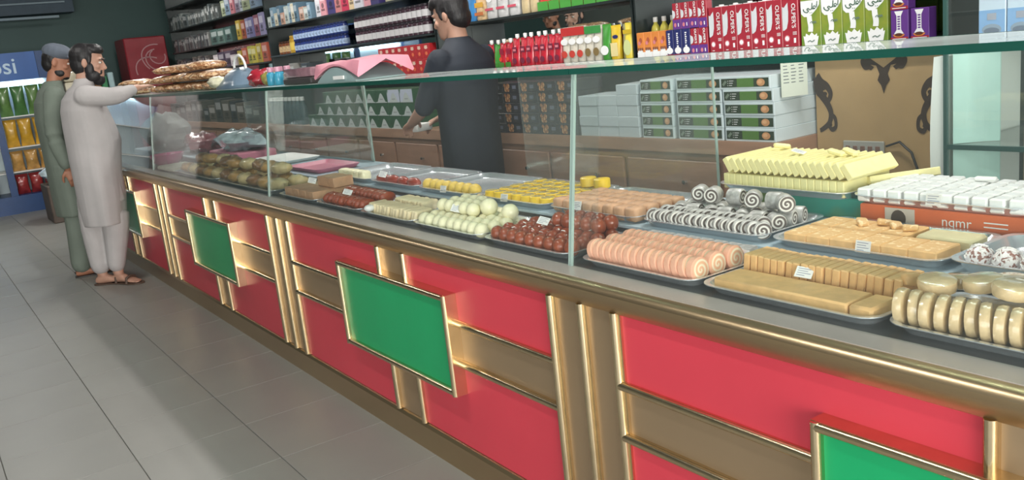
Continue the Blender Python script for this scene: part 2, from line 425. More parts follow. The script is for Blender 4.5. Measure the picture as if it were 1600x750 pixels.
M_YELD = mat('deep_yellow_sweet', s(232, 196, 50), 0.4, var=0.08, scale=40)
M_YELTOP = flake_mat('yellow_top', s(150, 138, 90), s(226, 196, 70), 0.52, 90)
M_WBAR = mat('white_barfi', s(240, 240, 236), 0.45, var=0.03, scale=30)
M_WTOP = flake_mat('white_barfi_top', s(226, 228, 226), s(60, 56, 54), 0.57, 60)
M_PINK = mat('pink_roll', s(244, 182, 152), 0.55, var=0.05, scale=60, bump=0.1)
M_PSW = swirl_mat('pink_roll_swirl', s(255, 236, 206), s(246, 190, 152), rings=85)
M_CREAM = mat('cream_ball', s(240, 234, 196), 0.4, var=0.05, scale=30, coat=0.2)
M_BEIGE = mat('beige_finger', s(240, 222, 182), 0.45, var=0.08, scale=30)
M_GUL = mat('gulab_brown', s(150, 72, 44), 0.28, var=0.14, scale=30, coat=0.3)
M_REDG = mat('gulab_red', s(150, 62, 48), 0.28, var=0.12, scale=30, coat=0.3)
M_GULFL = flake_mat('flaked_brown', s(156, 70, 42), s(240, 226, 210), 0.66, 60, 0.3, 0.2)
M_SILV = mat('silver_leaf', s(186, 184, 180), 0.42, 0.2, var=0.30, scale=70)
M_SSW = swirl_mat('dark_swirl', s(232, 228, 220), s(92, 80, 74), rings=95)
M_WRAP = mat('film_wrapped_patty', s(220, 194, 150), 0.22, var=0.14, scale=35, coat=1.0, bump=0.3)
M_COCO = flake_mat('coconut_ball', s(150, 104, 92), s(244, 240, 238), 0.42, 130)
M_COCOFL = mat('coconut_shred', s(246, 244, 240), 0.6)
M_DARKSW = mat('dark_sweet', s(78, 72, 70), 0.35, var=0.2, scale=50)

# ------------------------------------------------------------------ trays
TRAYC = {}
def rrect(w, d, r, z, n=5):
    pts = []
    for cx, cy, a0 in ((w / 2 - r, d / 2 - r, 0), (-w / 2 + r, d / 2 - r, PI / 2), (-w / 2 + r, -d / 2 + r, PI), (w / 2 - r, -d / 2 + r, 1.5 * PI)):
        for i in range(n + 1):
            a = a0 + PI / 2 * i / n; pts.append(Vector((cx + r * math.cos(a), cy + r * math.sin(a), z)))
    return pts
def tray_mesh(w, d, h=0.022):
    k = (round(w, 3), round(d, 3), h)
    if k not in TRAYC:
        m = MB()
        m.loft([rrect(w - 0.05, d - 0.05, 0.03, 0.0), rrect(w - 0.022, d - 0.022, 0.04, h * 0.8), rrect(w, d, 0.045, h - 0.001), rrect(w, d, 0.045, h + 0.001), rrect(w - 0.022, d - 0.022, 0.04, h), rrect(w - 0.044, d - 0.044, 0.032, 0.005), rrect(w - 0.05, d - 0.05, 0.03, 0.003)])
        TRAYC[k] = m.mesh('tray', M_STEEL, 35)
    return TRAYC[k]
def tray(x0, x1, y0, y1, z, label, h=0.022):
    o = put('steel_tray', tray_mesh(x1 - x0, y1 - y0, h), None, ((x0 + x1) / 2, (y0 + y1) / 2, z))
    tag(o, label, 'tray', 'steel trays of sweets in the counter')
    return o
Z1, Z2, Z3 = 0.8165, 0.8605, 0.945
FT, ST = 0.0035, 0.0035      # tray floor above its underside

def one(name, me, loc, rot, label, cat, group):
    o = put(name, me, None, loc, rot); tag(o, label, cat, group); return o
TAGN = [0]
tagmesh = None
def price_tag(loc, rot, where):
    global tagmesh
    if tagmesh is None:
        m = MB().box(-0.019, 0.019, -0.0135, 0.0135, 0, 0.0012, 0)
        for i, (a, b) in enumerate(((-0.015, 0.013), (-0.015, 0.008), (-0.015, 0.015), (-0.015, 0.003))):
            y = 0.0085 - i * 0.0055
            m.quad((a, y - 0.0009, 0.0014), (b, y - 0.0009, 0.0014), (b, y + 0.0009, 0.0014), (a, y + 0.0009, 0.0014), 1)
        tagmesh = m.mesh('price_tag', [M_WHITE, mat('tag_print', s(150, 154, 170), 0.6)])
    o = one('price_tag', tagmesh, loc, rot, 'small white price tag ' + where, 'price tag', 'price tags on the sweets')

jit = lambda a: random.uniform(-a, a)

# --- front tier -----------------------------------------------------------------
# wrapped round patties, right end
tray(-0.955, -0.45, 1.425, 1.675, Z1, 'steel tray of film-wrapped round patties at the near end')
pm2 = MB().lathe([(0.027, -0.0105), (0.034, -0.008), (0.036, 0.0), (0.034, 0.008), (0.027, 0.0105)], 14).mesh('patty', M_WRAP, 40)
pm = MB().lathe([(0.026, -0.013), (0.034, -0.010), (0.036, 0.0), (0.034, 0.010), (0.026, 0.013)], 14).mesh('patty', M_WRAP, 40)
for i in range(17):
    x = -0.94 + i * 0.0265
    one('wrapped_patty', pm2, (x, 1.478 + jit(0.004), Z1 + 0.0425), (PI / 2 + jit(0.06), jit(0.2), PI / 2 + 0.30 + jit(0.12)), 'film-wrapped round tan patty standing in the front row', 'sweet', 'wrapped patties standing in a row')
for i, (x, y, z, a) in enumerate([(-0.905, 1.52, 0.052, .15), (-0.90, 1.595, 0.040, -.1), (-0.835, 1.55, 0.058, .1), (-0.825, 1.625, 0.042, 0), (-0.765, 1.52, 0.064, -.12), (-0.745, 1.60, 0.060, .1), (-0.69, 1.535, 0.060, .1), (-0.665, 1.615, 0.05, 0), (-0.615, 1.53, 0.06, -.1), (-0.59, 1.61, 0.05, .1), (-0.54, 1.54, 0.055, 0)]):
    one('wrapped_patty', pm, (x, y + 0.012, Z1 + z + 0.026), (a, jit(0.12), jit(3)), 'film-wrapped round tan patty lying flat on the near end heap', 'sweet', 'wrapped patties lying flat')
    one('wrapped_patty', pm, (x, y, Z1 + FT + 0.0135), (0, 0, jit(3)), 'film-wrapped tan patty at the bottom of the heap', 'sweet', 'wrapped patties under the heap')
price_tag((-0.735, 1.61, Z1 + 0.106), (0.1, 0.05, 0.5), 'on the film-wrapped round patties')
# tan barfi: flat slab in front, a row of standing slices behind
tray(-1.42, -0.965, 1.42, 1.69, Z1, 'steel tray of plain tan barfi behind the front glass')
sl = MB().rbox(0.35, 0.092, 0.028, 0.004).mesh('slab', M_TAN, 40)
one('barfi_slab', sl, (-1.222, 1.500, Z1 + 0.018), None, 'long flat slab of plain tan barfi in front of standing slices', 'sweet', None)
en = MB().rbox(0.054, 0.092, 0.028, 0.006).mesh('slab', M_TAN, 40)
one('barfi_piece', en, (-1.018, 1.500, Z1 + 0.018), None, 'square end piece cut from the flat tan slab', 'sweet', None)
slc = [MB().rbox(0.0185, 0.085 + jit(0.003), 0.058 + jit(0.002), 0.0025).mesh('slice', M_TAN) for _ in range(4)]
for i in range(20):
    one('barfi_slice', slc[i % 4], (-1.395 + i * 0.0203, 1.605 + jit(0.003), Z1 + 0.033 + jit(0.001)), (0, 0.10 + jit(0.03), jit(0.03)), 'standing slice of tan barfi in a tight row behind the flat slab', 'sweet', 'standing tan barfi slices')
lump = MB().rbox(0.03, 0.032, 0.026, 0.009, seg=2).mesh('lump', M_TAN, 60)
for i, (x, y, z) in enumerate([(-0.992, 1.585, 0.060), (-0.986, 1.62, 0.05), (-0.985, 1.60, 0.018)]):
    one('barfi_lump', lump, (x, y, Z1 + z), (jit(.4), jit(.4), jit(1)), 'broken lump of tan barfi at the end of the slices', 'sweet', 'broken barfi lumps')
price_tag((-1.222, 1.553, Z1 + 0.046), (0.75, 0.1, 0.3), 'propped between the tan slab and its slices')
# pink rolls
tray(-1.858, -1.43, 1.42, 1.69, Z1, 'steel tray holding three rows of pink roll slices')
prs = MB().lathe([(0.0265, -0.011), (0.031, -0.008), (0.031, 0.008), (0.0265, 0.011)], 18, 0, Matrix.Rotation(PI / 2, 4, 'Y'))
for i in range(len(prs.f)):
    if len(prs.f[i]) > 4: prs.mi[i] = 1
prm = prs.mesh('roll', [M_PINK, M_PSW], 40)
for r, (y, z, n, x0, nm) in enumerate([(1.473, 0.0355, 16, -1.845, 'front'), (1.537, 0.0355, 16, -1.848, 'middle'), (1.600, 0.0355, 16, -1.848, 'back')]):
    for i in range(n):
        one('roll_slice', prm, (x0 + 0.016 + i * 0.0243, y + jit(0.0015), Z1 + z), (jit(1), -0.24 + (0.2 if i == n - 1 else 0), 0.02 + jit(0.04)), 'pink roll slice with cream swirl in the %s row' % nm, 'sweet', 'pink roll slices, %s row' % nm)
fm = MB().rbox(0.044, 0.042, 0.046, 0.003)
for i in range(len(fm.f)):
    c = sum((Vector(fm.v[j]) for j in fm.f[i]), Vector()) / len(fm.f[i])
    if c.z > 0.02: fm.mi[i] = 1
fmm = fm.mesh('flat', [M_WBAR, M_SILV], 40)
for i in range(8):
    one('flat_roll_piece', fmm, (-1.80 + i * 0.047, 1.652, Z1 + 0.0285), (0, 0, jit(.15)), 'flat white piece with dark marbled top behind the pink rolls', 'sweet', 'marbled flat pieces')
# gulab jamun with flakes
tray(-2.345, -1.905, 1.42, 1.69, Z1, 'steel tray of brown syrup balls next to the pink rolls')
gb = MB().ball((0, 0, 0), 0.0228, 0.0235, 0.025, 12, 8).mesh('ball', M_GUL, 80)
gbf = MB().ball((0, 0, 0), 0.0228, 0.0245, 0.025, 12, 8).mesh('ball', M_GULFL, 80)
for r, (y, n, x0) in enumerate([(1.463, 9, -2.305), (1.513, 9, -2.312), (1.563, 9, -2.305), (1.612, 9, -2.305)]):
    for i in range(n):
        one('syrup_ball', gb if r == 0 else gbf, (x0 + i * 0.0465 + jit(0.002), y + jit(0.003), Z1 + 0.0285), (jit(.3), jit(.3), jit(2)), 'brown syrup ball %s' % ('in the front row beside the pink rolls' if r == 0 else 'dusted with white flakes behind the front row'), 'sweet', 'brown syrup balls')
for i in range(10):
    one('syrup_ball', gb, (-2.13 + (i % 5) * 0.047 + jit(0.003), 1.575 + (i // 5) * 0.047, Z1 + 0.068), (jit(.3), jit(.3), jit(2)), 'glossy brown syrup ball in the upper layer', 'sweet', 'brown syrup balls, upper layer')
flake = MB().rbox(0.012, 0.004, 0.0015, 0.0006).mesh('flake', M_COCOFL)
for i in range(14):
    one('almond_flake', flake, (-2.28 + i * 0.024 + jit(0.008), 1.52 + jit(0.05), Z1 + 0.0545), (jit(.4), jit(.4), jit(3)), 'white nut flake lying on the brown syrup balls', 'garnish', 'nut flakes on the brown balls')
price_tag((-2.165, 1.545, Z1 + 0.066), (0.7, 0.2, 0.4), 'on the brown syrup balls')
# cream balls
tray(-2.80, -2.365, 1.42, 1.69, Z1, 'steel tray heaped with cream-white balls')
cb = MB().ball((0, 0, 0), 0.025, 0.025, 0.0245, 14, 9).mesh('ball', M_CREAM, 80)
for r, (y, n, x0) in enumerate([(1.462, 9, -2.765), (1.510, 9, -2.77), (1.558, 9, -2.765), (1.606, 8, -2.765), (1.65, 6, -2.76)]):
    for i in range(n):
        one('cream_ball', cb, (x0 + i * 0.047 + jit(0.002), y + jit(0.003), Z1 + 0.028), (jit(.3), jit(.3), 0), 'cream-white milk ball in the bottom layer', 'sweet', 'cream balls, bottom layer')
for i in range(13):
    one('cream_ball', cb, (-2.75 + (i % 5) * 0.05 + jit(0.004), 1.535 + (i // 5) * 0.048, Z1 + 0.066), (0, 0, 0), 'cream-white milk ball in the upper layer', 'sweet', 'cream balls, upper layer')
one('cream_ball', MB().ball((0, 0, 0), 0.031, 0.031, 0.031, 14, 9).mesh('ball', M_CREAM, 80), (-2.515, 1.575, Z1 + 0.072), None, 'largest cream-white milk ball on top of the heap', 'sweet', None)
one('cream_ball', MB().ball((0, 0, 0), 0.029, 0.029, 0.029, 14, 9).mesh('ball', M_CREAM, 80), (-2.405, 1.585, Z1 + 0.062), None, 'pale cream-white milk ball alone at the right edge of the heap', 'sweet', None)
price_tag((-2.63, 1.515, Z1 + 0.068), (0.9, 0.2, 0.5), 'on the heap of cream-white balls')
# beige fingers
tray(-3.25, -2.81, 1.42, 1.69, Z1, 'steel tray of beige finger slices left of the cream balls')
bf = MB().rbox(0.019, 0.085, 0.042, 0.008, seg=2).mesh('finger', M_BEIGE, 60)
for i in range(17):
    one('beige_finger', bf, (-3.21 + i * 0.0235, 1.49 + jit(0.004), Z1 + 0.03), (jit(.05), 0.35, 0.25 + jit(0.06)), 'beige finger-shaped slice leaning in the front row of its tray', 'sweet', 'beige fingers, front row')
for i in range(10):
    one('beige_finger', bf, (-3.20 + i * 0.0235, 1.60 + jit(0.004), Z1 + 0.03), (jit(.05), 0.35, 0.25 + jit(0.06)), 'beige finger-shaped slice leaning in the back row of its tray', 'sweet', 'beige fingers, back row')
one('white_ball', MB().ball((0, 0, 0), 0.022, 0.022, 0.014, 12, 8).mesh('ball', M_WBAR, 80), (-3.165, 1.437, Z1 + 0.036), None, 'single flattened white sweet at the corner of the beige fingers', 'sweet', None)
# flaked brown fingers
tray(-3.70, -3.26, 1.42, 1.69, Z1, 'steel tray of brown flaked fingers between beige and tan sweets')
bff = MB().ball((0, 0, 0), 0.0195, 0.042, 0.024, 10, 8).mesh('finger', M_GULFL, 80)
for r, y in enumerate((1.492, 1.585)):
    for i in range(10):
        one('brown_finger', bff, (-3.665 + i * 0.0405, y + jit(0.004), Z1 + 0.029 + r * 0.012), (jit(.1), 0.1, 0.2 + jit(0.1)), 'brown oblong sweet sprinkled with white flakes in the %s row' % ('front' if r == 0 else 'back'), 'sweet', 'flaked brown fingers')
price_tag((-3.50, 1.50, Z1 + 0.062), (0.8, 0.3, 0.8), 'on the brown flaked fingers')
# tan block at the far end of the front tier
tray(-4.16, -3.715, 1.42, 1.69, Z1, 'steel tray of tan blocks left of the glass joint')
tb = MB().rbox(0.088, 0.10, 0.045, 0.003).mesh('block', M_TAN2, 40)
for i in range(4):
    for j in range(2):
        one('tan_block', tb, (-4.085 + i * 0.0885, 1.502 + j * 0.1005, Z1 + 0.0265), None, 'tan block in the flat far slab', 'sweet', 'tan blocks of the far slab')
for i in range(2):
    one('tan_block', tb, (-3.90 + i * 0.09, 1.60, Z1 + 0.0725), (0, 0, 0.05), 'tan block laid on top of the far slab', 'sweet', 'loose tan blocks')
price_tag((-4.01, 1.55, Z1 + 0.07), (1.1, 0.3, 0.9), 'standing on the far tan slab')

# --- second tier ------------------------------------------------------------------
# coconut balls, near end
tray(-0.993, -0.52, 1.70, 1.98, Z2, 'steel tray with a front row of coconut balls, nearly empty', 0.03)
kb = MB().ball((0, 0, 0), 0.027, 0.027, 0.026, 16, 10).mesh('ball', M_COCO, 80)
shred = MB().rbox(0.010, 0.002, 0.002, 0.0005).mesh('shred', M_COCOFL)
for i in range(7):
    b = one('coconut_ball', kb, (-0.945 + i * 0.056, 1.752 + jit(0.002), Z2 + 0.0295), (0, 0, jit(2)), 'brown ball coated in white coconut shreds', 'sweet', 'coconut balls')
    sh = MB()
    for q in range(46):
        th = random.uniform(0, 2 * PI); ph = random.uniform(0.05, 1.9)
        n = Vector((math.sin(ph) * math.cos(th), math.sin(ph) * math.sin(th), math.cos(ph)))
        m = Matrix.Translation(n * 0.0275) @ n.to_track_quat('Z', 'Y').to_matrix().to_4x4() @ Matrix.Rotation(jit(3), 4, 'Z') @ Matrix.Rotation(jit(.5), 4, 'X')
        sh.box(-0.006, 0.006, -0.001, 0.001, -0.0008, 0.0008, 0, m)
    c = put('coconut_coating', sh.mesh('coating', M_COCOFL), b); c['kind'] = 'stuff'
# flaked tan barfi
tray(-1.45, -0.998, 1.70, 1.98, Z2, 'steel tray of flaked tan barfi bars on the rear step')
fb = MB().rbox(0.066, 0.096, 0.029, 0.003)
for i in range(len(fb.f)):
    c = sum((Vector(fb.v[j]) for j in fb.f[i]), Vector()) / len(fb.f[i])
    if c.z > 0.0135: fb.mi[i] = 1
lump2 = MB().rbox(0.034, 0.026, 0.014, 0.005, seg=2).mesh('lump', M_TANFL, 60)
fbm = fb.mesh('bar', [M_TAN, M_TANFL])
for i in range(6):
    one('flaked_barfi', fbm, (-1.388 + i * 0.0660, 1.780, Z2 + 0.0185), (0, 0, 0), 'flake-topped tan barfi piece in the front bar of its tray', 'sweet', 'flaked barfi, front bar')
for i in range(4):
    one('flaked_barfi', fbm, (-1.388 + i * 0.0660, 1.882, Z2 + 0.0195 + jit(0.001)), (0, 0, jit(.02)), 'flake-topped tan barfi piece in the rear bar of its tray', 'sweet', 'flaked barfi, rear bar')
for i, (x, y) in enumerate([(-1.215, 1.885), (-1.30, 1.878), (-1.255, 1.90), (-1.172, 1.875)]):
    one('barfi_lump', lump2, (x, y, Z2 + 0.0405), (jit(.3), jit(.3), jit(1)), 'crumbled lump on top of the flaked barfi bars', 'sweet', 'crumbs on flaked barfi')
pal = MB().rbox(0.13, 0.075, 0.028, 0.006).mesh('pale', mat('pale_barfi', s(216, 206, 162), 0.5, var=0.05, scale=30), 40)
one('pale_barfi', pal, (-1.083, 1.890, Z2 + 0.0185), (0, 0, 0.03), 'pale cream barfi slab behind the flaked tan barfi', 'sweet', None)
price_tag((-1.185, 1.712, Z2 + 0.03), (1.35, 0, 0), 'leaning on the flaked tan barfi')
# silver rolls
tray(-1.915, -1.465, 1.70, 1.98, Z2, 'steel tray piled with silver-leaf rolls with dark swirls')
ss = MB().lathe([(0.021, -0.0078), (0.023, -0.006), (0.023, 0.006), (0.021, 0.0078)], 16, 0, Matrix.Rotation(PI / 2, 4, 'Y'))
for i in range(len(ss.f)):
    if len(ss.f[i]) > 4: ss.mi[i] = 1
ssm = ss.mesh('slice', [M_SILV, M_SSW], 40)
for i in range(18):
    one('silver_roll_slice', ssm, (-1.885 + i * 0.0232, 1.738 + jit(0.002), Z2 + 0.0275), (jit(2), 0.0, -0.72 + jit(0.08)), 'small silver-leaf roll slice in the front row', 'sweet', 'silver roll slices, front row')
for i in range(16):
    one('silver_roll_slice', ssm, (-1.885 + i * 0.0235, 1.79 + jit(0.003), Z2 + 0.0275), (jit(2), 0.0, -0.72 + jit(0.08)), 'small silver-leaf roll slice with dark swirl behind the front row', 'sweet', 'silver roll slices, rear row')
lr = MB().lathe([(0.021, -0.021), (0.0235, -0.018), (0.0235, 0.018), (0.021, 0.021)], 18, 0, Matrix.Rotation(PI / 2, 4, 'Y'))
for i in range(len(lr.f)):
    if len(lr.f[i]) > 4: lr.mi[i] = 1
lrm = lr.mesh('bigroll', [M_SILV, M_SSW], 40)
spots = []
for r, y in enumerate((1.838, 1.884, 1.928)):
    for i in range(7): spots.append((-1.875 + i * 0.0575 + jit(0.004), y, 0.0275, (-1.0, 0.25, -0.8, 0.3, -1.1, 0.1, -0.6)[(i + 2 * r) % 7]))
spots += [(-1.83, 1.875, 0.0735, -1.1), (-1.775, 1.87, 0.0735, -1.2), (-1.695, 1.875, 0.0735, .2), (-1.63, 1.87, 0.0735, -1.0), (-1.56, 1.875, 0.0735, 0.3), (-1.515, 1.86, 0.0735, -.7)]
for x, y, z, a in spots:
    one('silver_roll', lrm, (x, y, Z2 + z), (jit(2), 0, a), 'thick silver-leaf roll with dark swirled end', 'sweet', 'silver rolls in the pile')
# brown blocks
tray(-2.365, -1.93, 1.70, 2.06, Z2, 'steel tray of plain brown blocks left of the silver rolls')
bb = MB().rbox(0.049, 0.05, 0.042, 0.006).mesh('block', M_TAN2, 50)
for j in range(4):
    for i in range(8):
        one('brown_block', bb, (-2.32 + i * 0.0505 + jit(0.001), 1.74 + j * 0.054, Z2 + 0.025 + jit(0.0015)), (jit(.03), jit(.03), jit(.05)), 'brown barfi block %s' % ('in the front row beside the silver rolls' if j == 0 else 'behind the front row'), 'sweet', 'brown barfi blocks')
price_tag((-2.21, 1.713, Z2 + 0.034), (1.3, 0, 0.1), 'leaning on the brown barfi blocks')
# yellow discs
tray(-2.82, -2.375, 1.70, 2.06, Z2, 'steel tray of round yellow discs in rows')
yd = MB().lathe([(0.024, -0.015), (0.027, -0.012), (0.027, 0.012), (0.024, 0.015)], 16)
for i in range(len(yd.f)):
    if len(yd.f[i]) > 4: yd.mi[i] = 1
ydm = yd.mesh('disc', [M_YELD, M_YELTOP], 40)
for j in range(5):
    for i in range(7):
        one('yellow_disc', ydm, (-2.775 + i * 0.0575 + (j % 2) * 0.012, 1.760 + j * 0.056, Z2 + 0.019), (jit(.04), jit(.04), jit(3)), 'round yellow disc sweet with speckled top %s' % ('in the front row' if j == 0 else 'behind the front row'), 'sweet', 'yellow discs')
yp = MB().lathe([(0.025, -0.017), (0.029, -0.014), (0.029, 0.014), (0.025, 0.017)], 18).mesh('disc', M_YELD, 40)
for i in range(2):
    one('yellow_disc', yp, (-2.445 + i * 0.075, 1.955, Z2 + 0.052), None, 'plain bright yellow disc set on top beside the glass joint', 'sweet', 'bright yellow discs on top')
price_tag((-2.62, 1.709, Z2 + 0.026), (1.3, 0, 0.1), 'leaning on the yellow discs')
# yellow balls
tray(-3.27, -2.83, 1.70, 2.06, Z2, 'nearly empty steel tray with one row of yellow balls')
yb = MB().ball((0, 0, 0), 0.026, 0.026, 0.025, 12, 8).mesh('ball', mat('saffron_ball', s(222, 190, 90), 0.45, var=0.12, scale=60), 80)
for i in range(8):
    one('yellow_ball', yb, (-3.225 + i * 0.0505, 1.745 + jit(0.004), Z2 + 0.0285), None, 'crumbly yellow ball in a single row of its tray', 'sweet', 'yellow balls in one row')
price_tag((-3.05, 1.709, Z2 + 0.026), (1.3, 0, 0.1), 'leaning on the row of yellow balls')
# red fingers
tray(-3.72, -3.28, 1.70, 2.06, Z2, 'nearly empty steel tray with a row of dark red fingers')
rf = MB().ball((0, 0, 0), 0.052, 0.021, 0.022, 12, 8).mesh('finger', M_REDG, 80)
for i in range(4):
    one('red_finger', rf, (-3.65 + i * 0.097, 1.745, Z2 + 0.0255), (0, 0, jit(.1)), 'dark red oblong syrup sweet in a single row', 'sweet', 'dark red fingers')
price_tag((-3.60, 1.722, Z2 + 0.05), (1.0, 0.2, 0.5), 'on the dark red fingers')
# cream cubes
tray(-4.17, -3.73, 1.70, 2.06, Z2, 'nearly empty steel tray with a row of pale cubes')
pc = MB().rbox(0.052, 0.05, 0.046, 0.014, seg=2).mesh('cube', M_CREAM, 60)
for i in range(5):
    one('cream_cube', pc, (-4.07 + i * 0.056, 1.745, Z2 + 0.027), (0, 0, jit(.2)), 'pale rounded cube sweet in a single row near the far trays', 'sweet', 'pale cubes in one row')

# --- third tier on cartons, near end -------------------------------------------------
def carton(x0, x1, y0, y1, z0, z1, m, label):
    o = put('sweet_box', MB().rbox(x1 - x0, y1 - y0, z1 - z0, 0.003).mesh('box', m), None, ((x0 + x1) / 2, (y0 + y1) / 2, (z0 + z1) / 2))
    tag(o, label, 'box'); return o
M_ORANGE = mat('orange_carton', s(214, 106, 62), 0.4, var=0.05)
M_TEAL = flake_mat('green_teal_carton', s(120, 150, 84), s(52, 160, 140), 0.5, 4)
gc = carton(-1.80, -1.40, 2.03, 2.20, 0.8605, 0.9195, M_TEAL, 'green and teal carton holding up the yellow barfi tray')
oc = carton(-1.385, -0.93, 1.99, 2.19, 0.8605, 0.9195, M_ORANGE, 'orange carton with white lettering under the white barfi tray')
lb = MB()
vs, fs = text_geo('nqmr', 0.034); art(lb, vs, fs, facing_y(0.03, -0.1012, 0.004))
for q in range(2): lb.quad((0.095, -0.1012, 0.010 - q * 0.010), (0.150, -0.1012, 0.010 - q * 0.010), (0.150, -0.1012, 0.013 - q * 0.010), (0.095, -0.1012, 0.013 - q * 0.010))
put('lettering', lb.mesh('lettering', M_WHITE), oc)
pb = MB().box(-0.155, -0.075, -0.1010, -0.1004, -0.026, 0.026, 0); pb.loft([[(x, -0.1016, z) for x, z in disc2(-0.118, 0, 0.020, 0.022)], [(x, -0.1010, z) for x, z in disc2(-0.118, 0, 0.020, 0.022)]], 1)
put('print_patch', pb.mesh('patch', [mat('grey_print', s(196, 190, 180)), mat('dark_print', s(70, 62, 58))]), oc)
Z3 = 0.9205
tray(-1.87, -1.415, 1.975, 2.245, Z3, 'steel tray of ridged pale yellow barfi raised on a carton')
yl2 = MB().rbox(0.0198, 0.205, 0.044, 0.002).mesh('bar', M_YEL)
yl = MB().rbox(0.0222, 0.205, 0.044, 0.002).mesh('bar', M_YEL)
for i in range(18):
    one('yellow_bar', yl, (-1.845 + i * 0.0232, 2.105, Z3 + 0.0265), (0, 0, 0), 'pale yellow barfi bar standing in the lower layer', 'sweet', 'yellow bars, lower layer')
for i in range(17):
    one('yellow_bar', yl2, (-1.838 + i * 0.0238, 2.105 + jit(0.002), Z3 + 0.0755), (0, -0.55, 0), 'pale yellow barfi bar leaning in the ridged upper layer', 'sweet', 'yellow bars, upper layer')
one('yellow_bar', yl2, (-1.4315, 2.105, Z3 + 0.0735), (0, -0.62, 0.0), 'pale yellow barfi bar closing the right end of the ridged layer', 'sweet', None)
one('yellow_bar', yl, (-1.40, 2.20, Z3 + 0.033), (0, 1.35, -0.45), 'pale yellow barfi bar lying off the right end of its stack', 'sweet', None)
ycr = MB().rbox(0.05, 0.02, 0.014, 0.004).mesh('crumb', M_YEL)
for i, (x, y) in enumerate([(-1.77, 2.17), (-1.53, 2.10), (-1.50, 2.12)]):
    one('yellow_crumb', ycr, (x, y, Z3 + 0.108), (0, 0.2, jit(1)), 'broken crumb lying on the ridged yellow barfi', 'sweet', 'crumbs on the yellow barfi')
price_tag((-1.655, 2.10, Z3 + 0.106), (0.1, 0.3, 0.3), 'lying on the ridged yellow barfi')
tray(-1.41, -0.955, 1.975, 2.245, Z3, 'steel tray of white dotted barfi raised on the orange carton')
wb = MB().rbox(0.0365, 0.043, 0.034, 0.004)
for i in range(len(wb.f)):
    c = sum((Vector(wb.v[j]) for j in wb.f[i]), Vector()) / len(wb.f[i])
    if c.z > 0.016: wb.mi[i] = 1
wbm = wb.mesh('block', [M_WBAR, M_WTOP])
for j in range(5):
    for i in range(10):
        one('white_barfi', wbm, (-1.375 + i * 0.0425, 2.013 + j * 0.0465 + jit(0.001), Z3 + 0.021 + (0.001 if i % 2 else 0)), (jit(.02), jit(.02), jit(.04) + (0.12 if i % 2 else 0)), 'white dotted barfi block %s' % ('in the front row above the orange carton' if j == 0 else 'behind the front row'), 'sweet', 'white dotted barfi')
one('white_barfi', MB().rbox(0.062, 0.035, 0.052, 0.003).mesh('block', M_WBAR), (-0.995, 2.14, Z3 + 0.066), (0, 0, 0.25), 'plain white barfi block standing on the dotted ones', 'sweet', None)
one('white_barfi', MB().rbox(0.05, 0.02, 0.010, 0.003).mesh('block', M_WBAR), (-1.155, 2.17, Z3 + 0.046), (0, 0, 0.1), 'thin white barfi chip lying on the dotted blocks', 'sweet', None)
tgo = price_tag((-1.18, 1.984, Z3 + 0.026), (1.35, 0, 0), 'leaning on the white dotted barfi')

# --- far left part of the counter: wrapped pastries, bags and trays ------------------------
def blob_mesh(sx, sy, sz, m, seed, amp=0.25, seg=14, rg=9, flat=True):
    rnd = random.Random(seed); b = MB(); rings = []
    ph = [rnd.uniform(0, 6.28) for _ in range(8)]
    for i in range(1, rg):
        a = PI * i / rg; ring = []
        for j in range(seg):
            th = 2 * PI * j / seg
            k = 1 + amp * (0.5 * math.sin(3 * th + ph[0] + 2 * a) + 0.4 * math.sin(5 * th + ph[1] - 3 * a) + 0.3 * math.sin(7 * a + ph[2] + 2 * th)) + rnd.uniform(-amp, amp) * 0.35
            ring.append(Vector((sx * math.sin(a) * math.cos(th) * k, sy * math.sin(a) * math.sin(th) * k, max(-sz * 0.8 if flat else -9, -sz * math.cos(a) * (1 + (k - 1) * 0.6)))))
        rings.append(ring)
    b.loft(rings); return b.mesh('blob', m, 50)
M_PASTRY = [mat('golden_pastry', s(176, 138, 84), 0.35, var=0.35, scale=28, coat=0.5, bump=0.5), mat('brown_pastry', s(134, 96, 62), 0.35, var=0.35, scale=28, coat=0.5, bump=0.5), mat('pale_pastry', s(206, 184, 136), 0.35, var=0.25, scale=28, coat=0.5, bump=0.5)]
pms = [blob_mesh(0.066, 0.046, 0.034, M_PASTRY[i % 3], 30 + i, 0.13) for i in range(6)]
tray(-5.15, -4.26, 1.42, 1.68, Z1, 'long steel tray of golden pastries past the glass joint')
tray(-6.10, -5.20, 1.42, 1.68, Z1, 'long steel tray of brown pastries near the far end')
k = 0
for i in range(11):
    for j in range(2):
        one('wrapped_pastry', pms[(i * 5 + j * 3) % 6], (-6.0 + i * 0.165, 1.50 + j * 0.105, Z1 + 0.037), (jit(.04), jit(.04), jit(.4)), 'film-wrapped golden pastry in the bottom layer', 'pastry', 'wrapped pastries, bottom')
for i in range(9):
    one('wrapped_pastry', pms[(i * 2 + 1) % 6], (-5.85 + i * 0.17, 1.575 + jit(.02), Z1 + 0.098), (jit(.08), jit(.08), jit(1.5)), 'film-wrapped golden pastry on top of the far pile', 'pastry', 'wrapped pastries, top')
M_PINKP = mat('pink_plastic', s(196, 120, 140), 0.35)
M_MAG = mat('magenta_plastic', s(188, 56, 124), 0.2, coat=0.5)
M_BAGC = mat('clear_bag', s(176, 192, 198), 0.14, var=0.3, scale=14, bump=0.8, coat=0.6)
o = put('plastic_bowl', MB().lathe([(0.06, 0.0), (0.10, 0.03), (0.125, 0.085), (0.118, 0.085), (0.095, 0.035), (0.055, 0.008)], 20).mesh('bowl', M_MAG, 40), None, (-6.80, 1.56, Z1 + 0.001)); tag(o, 'glossy magenta plastic bowl at the far end of the counter', 'bowl')
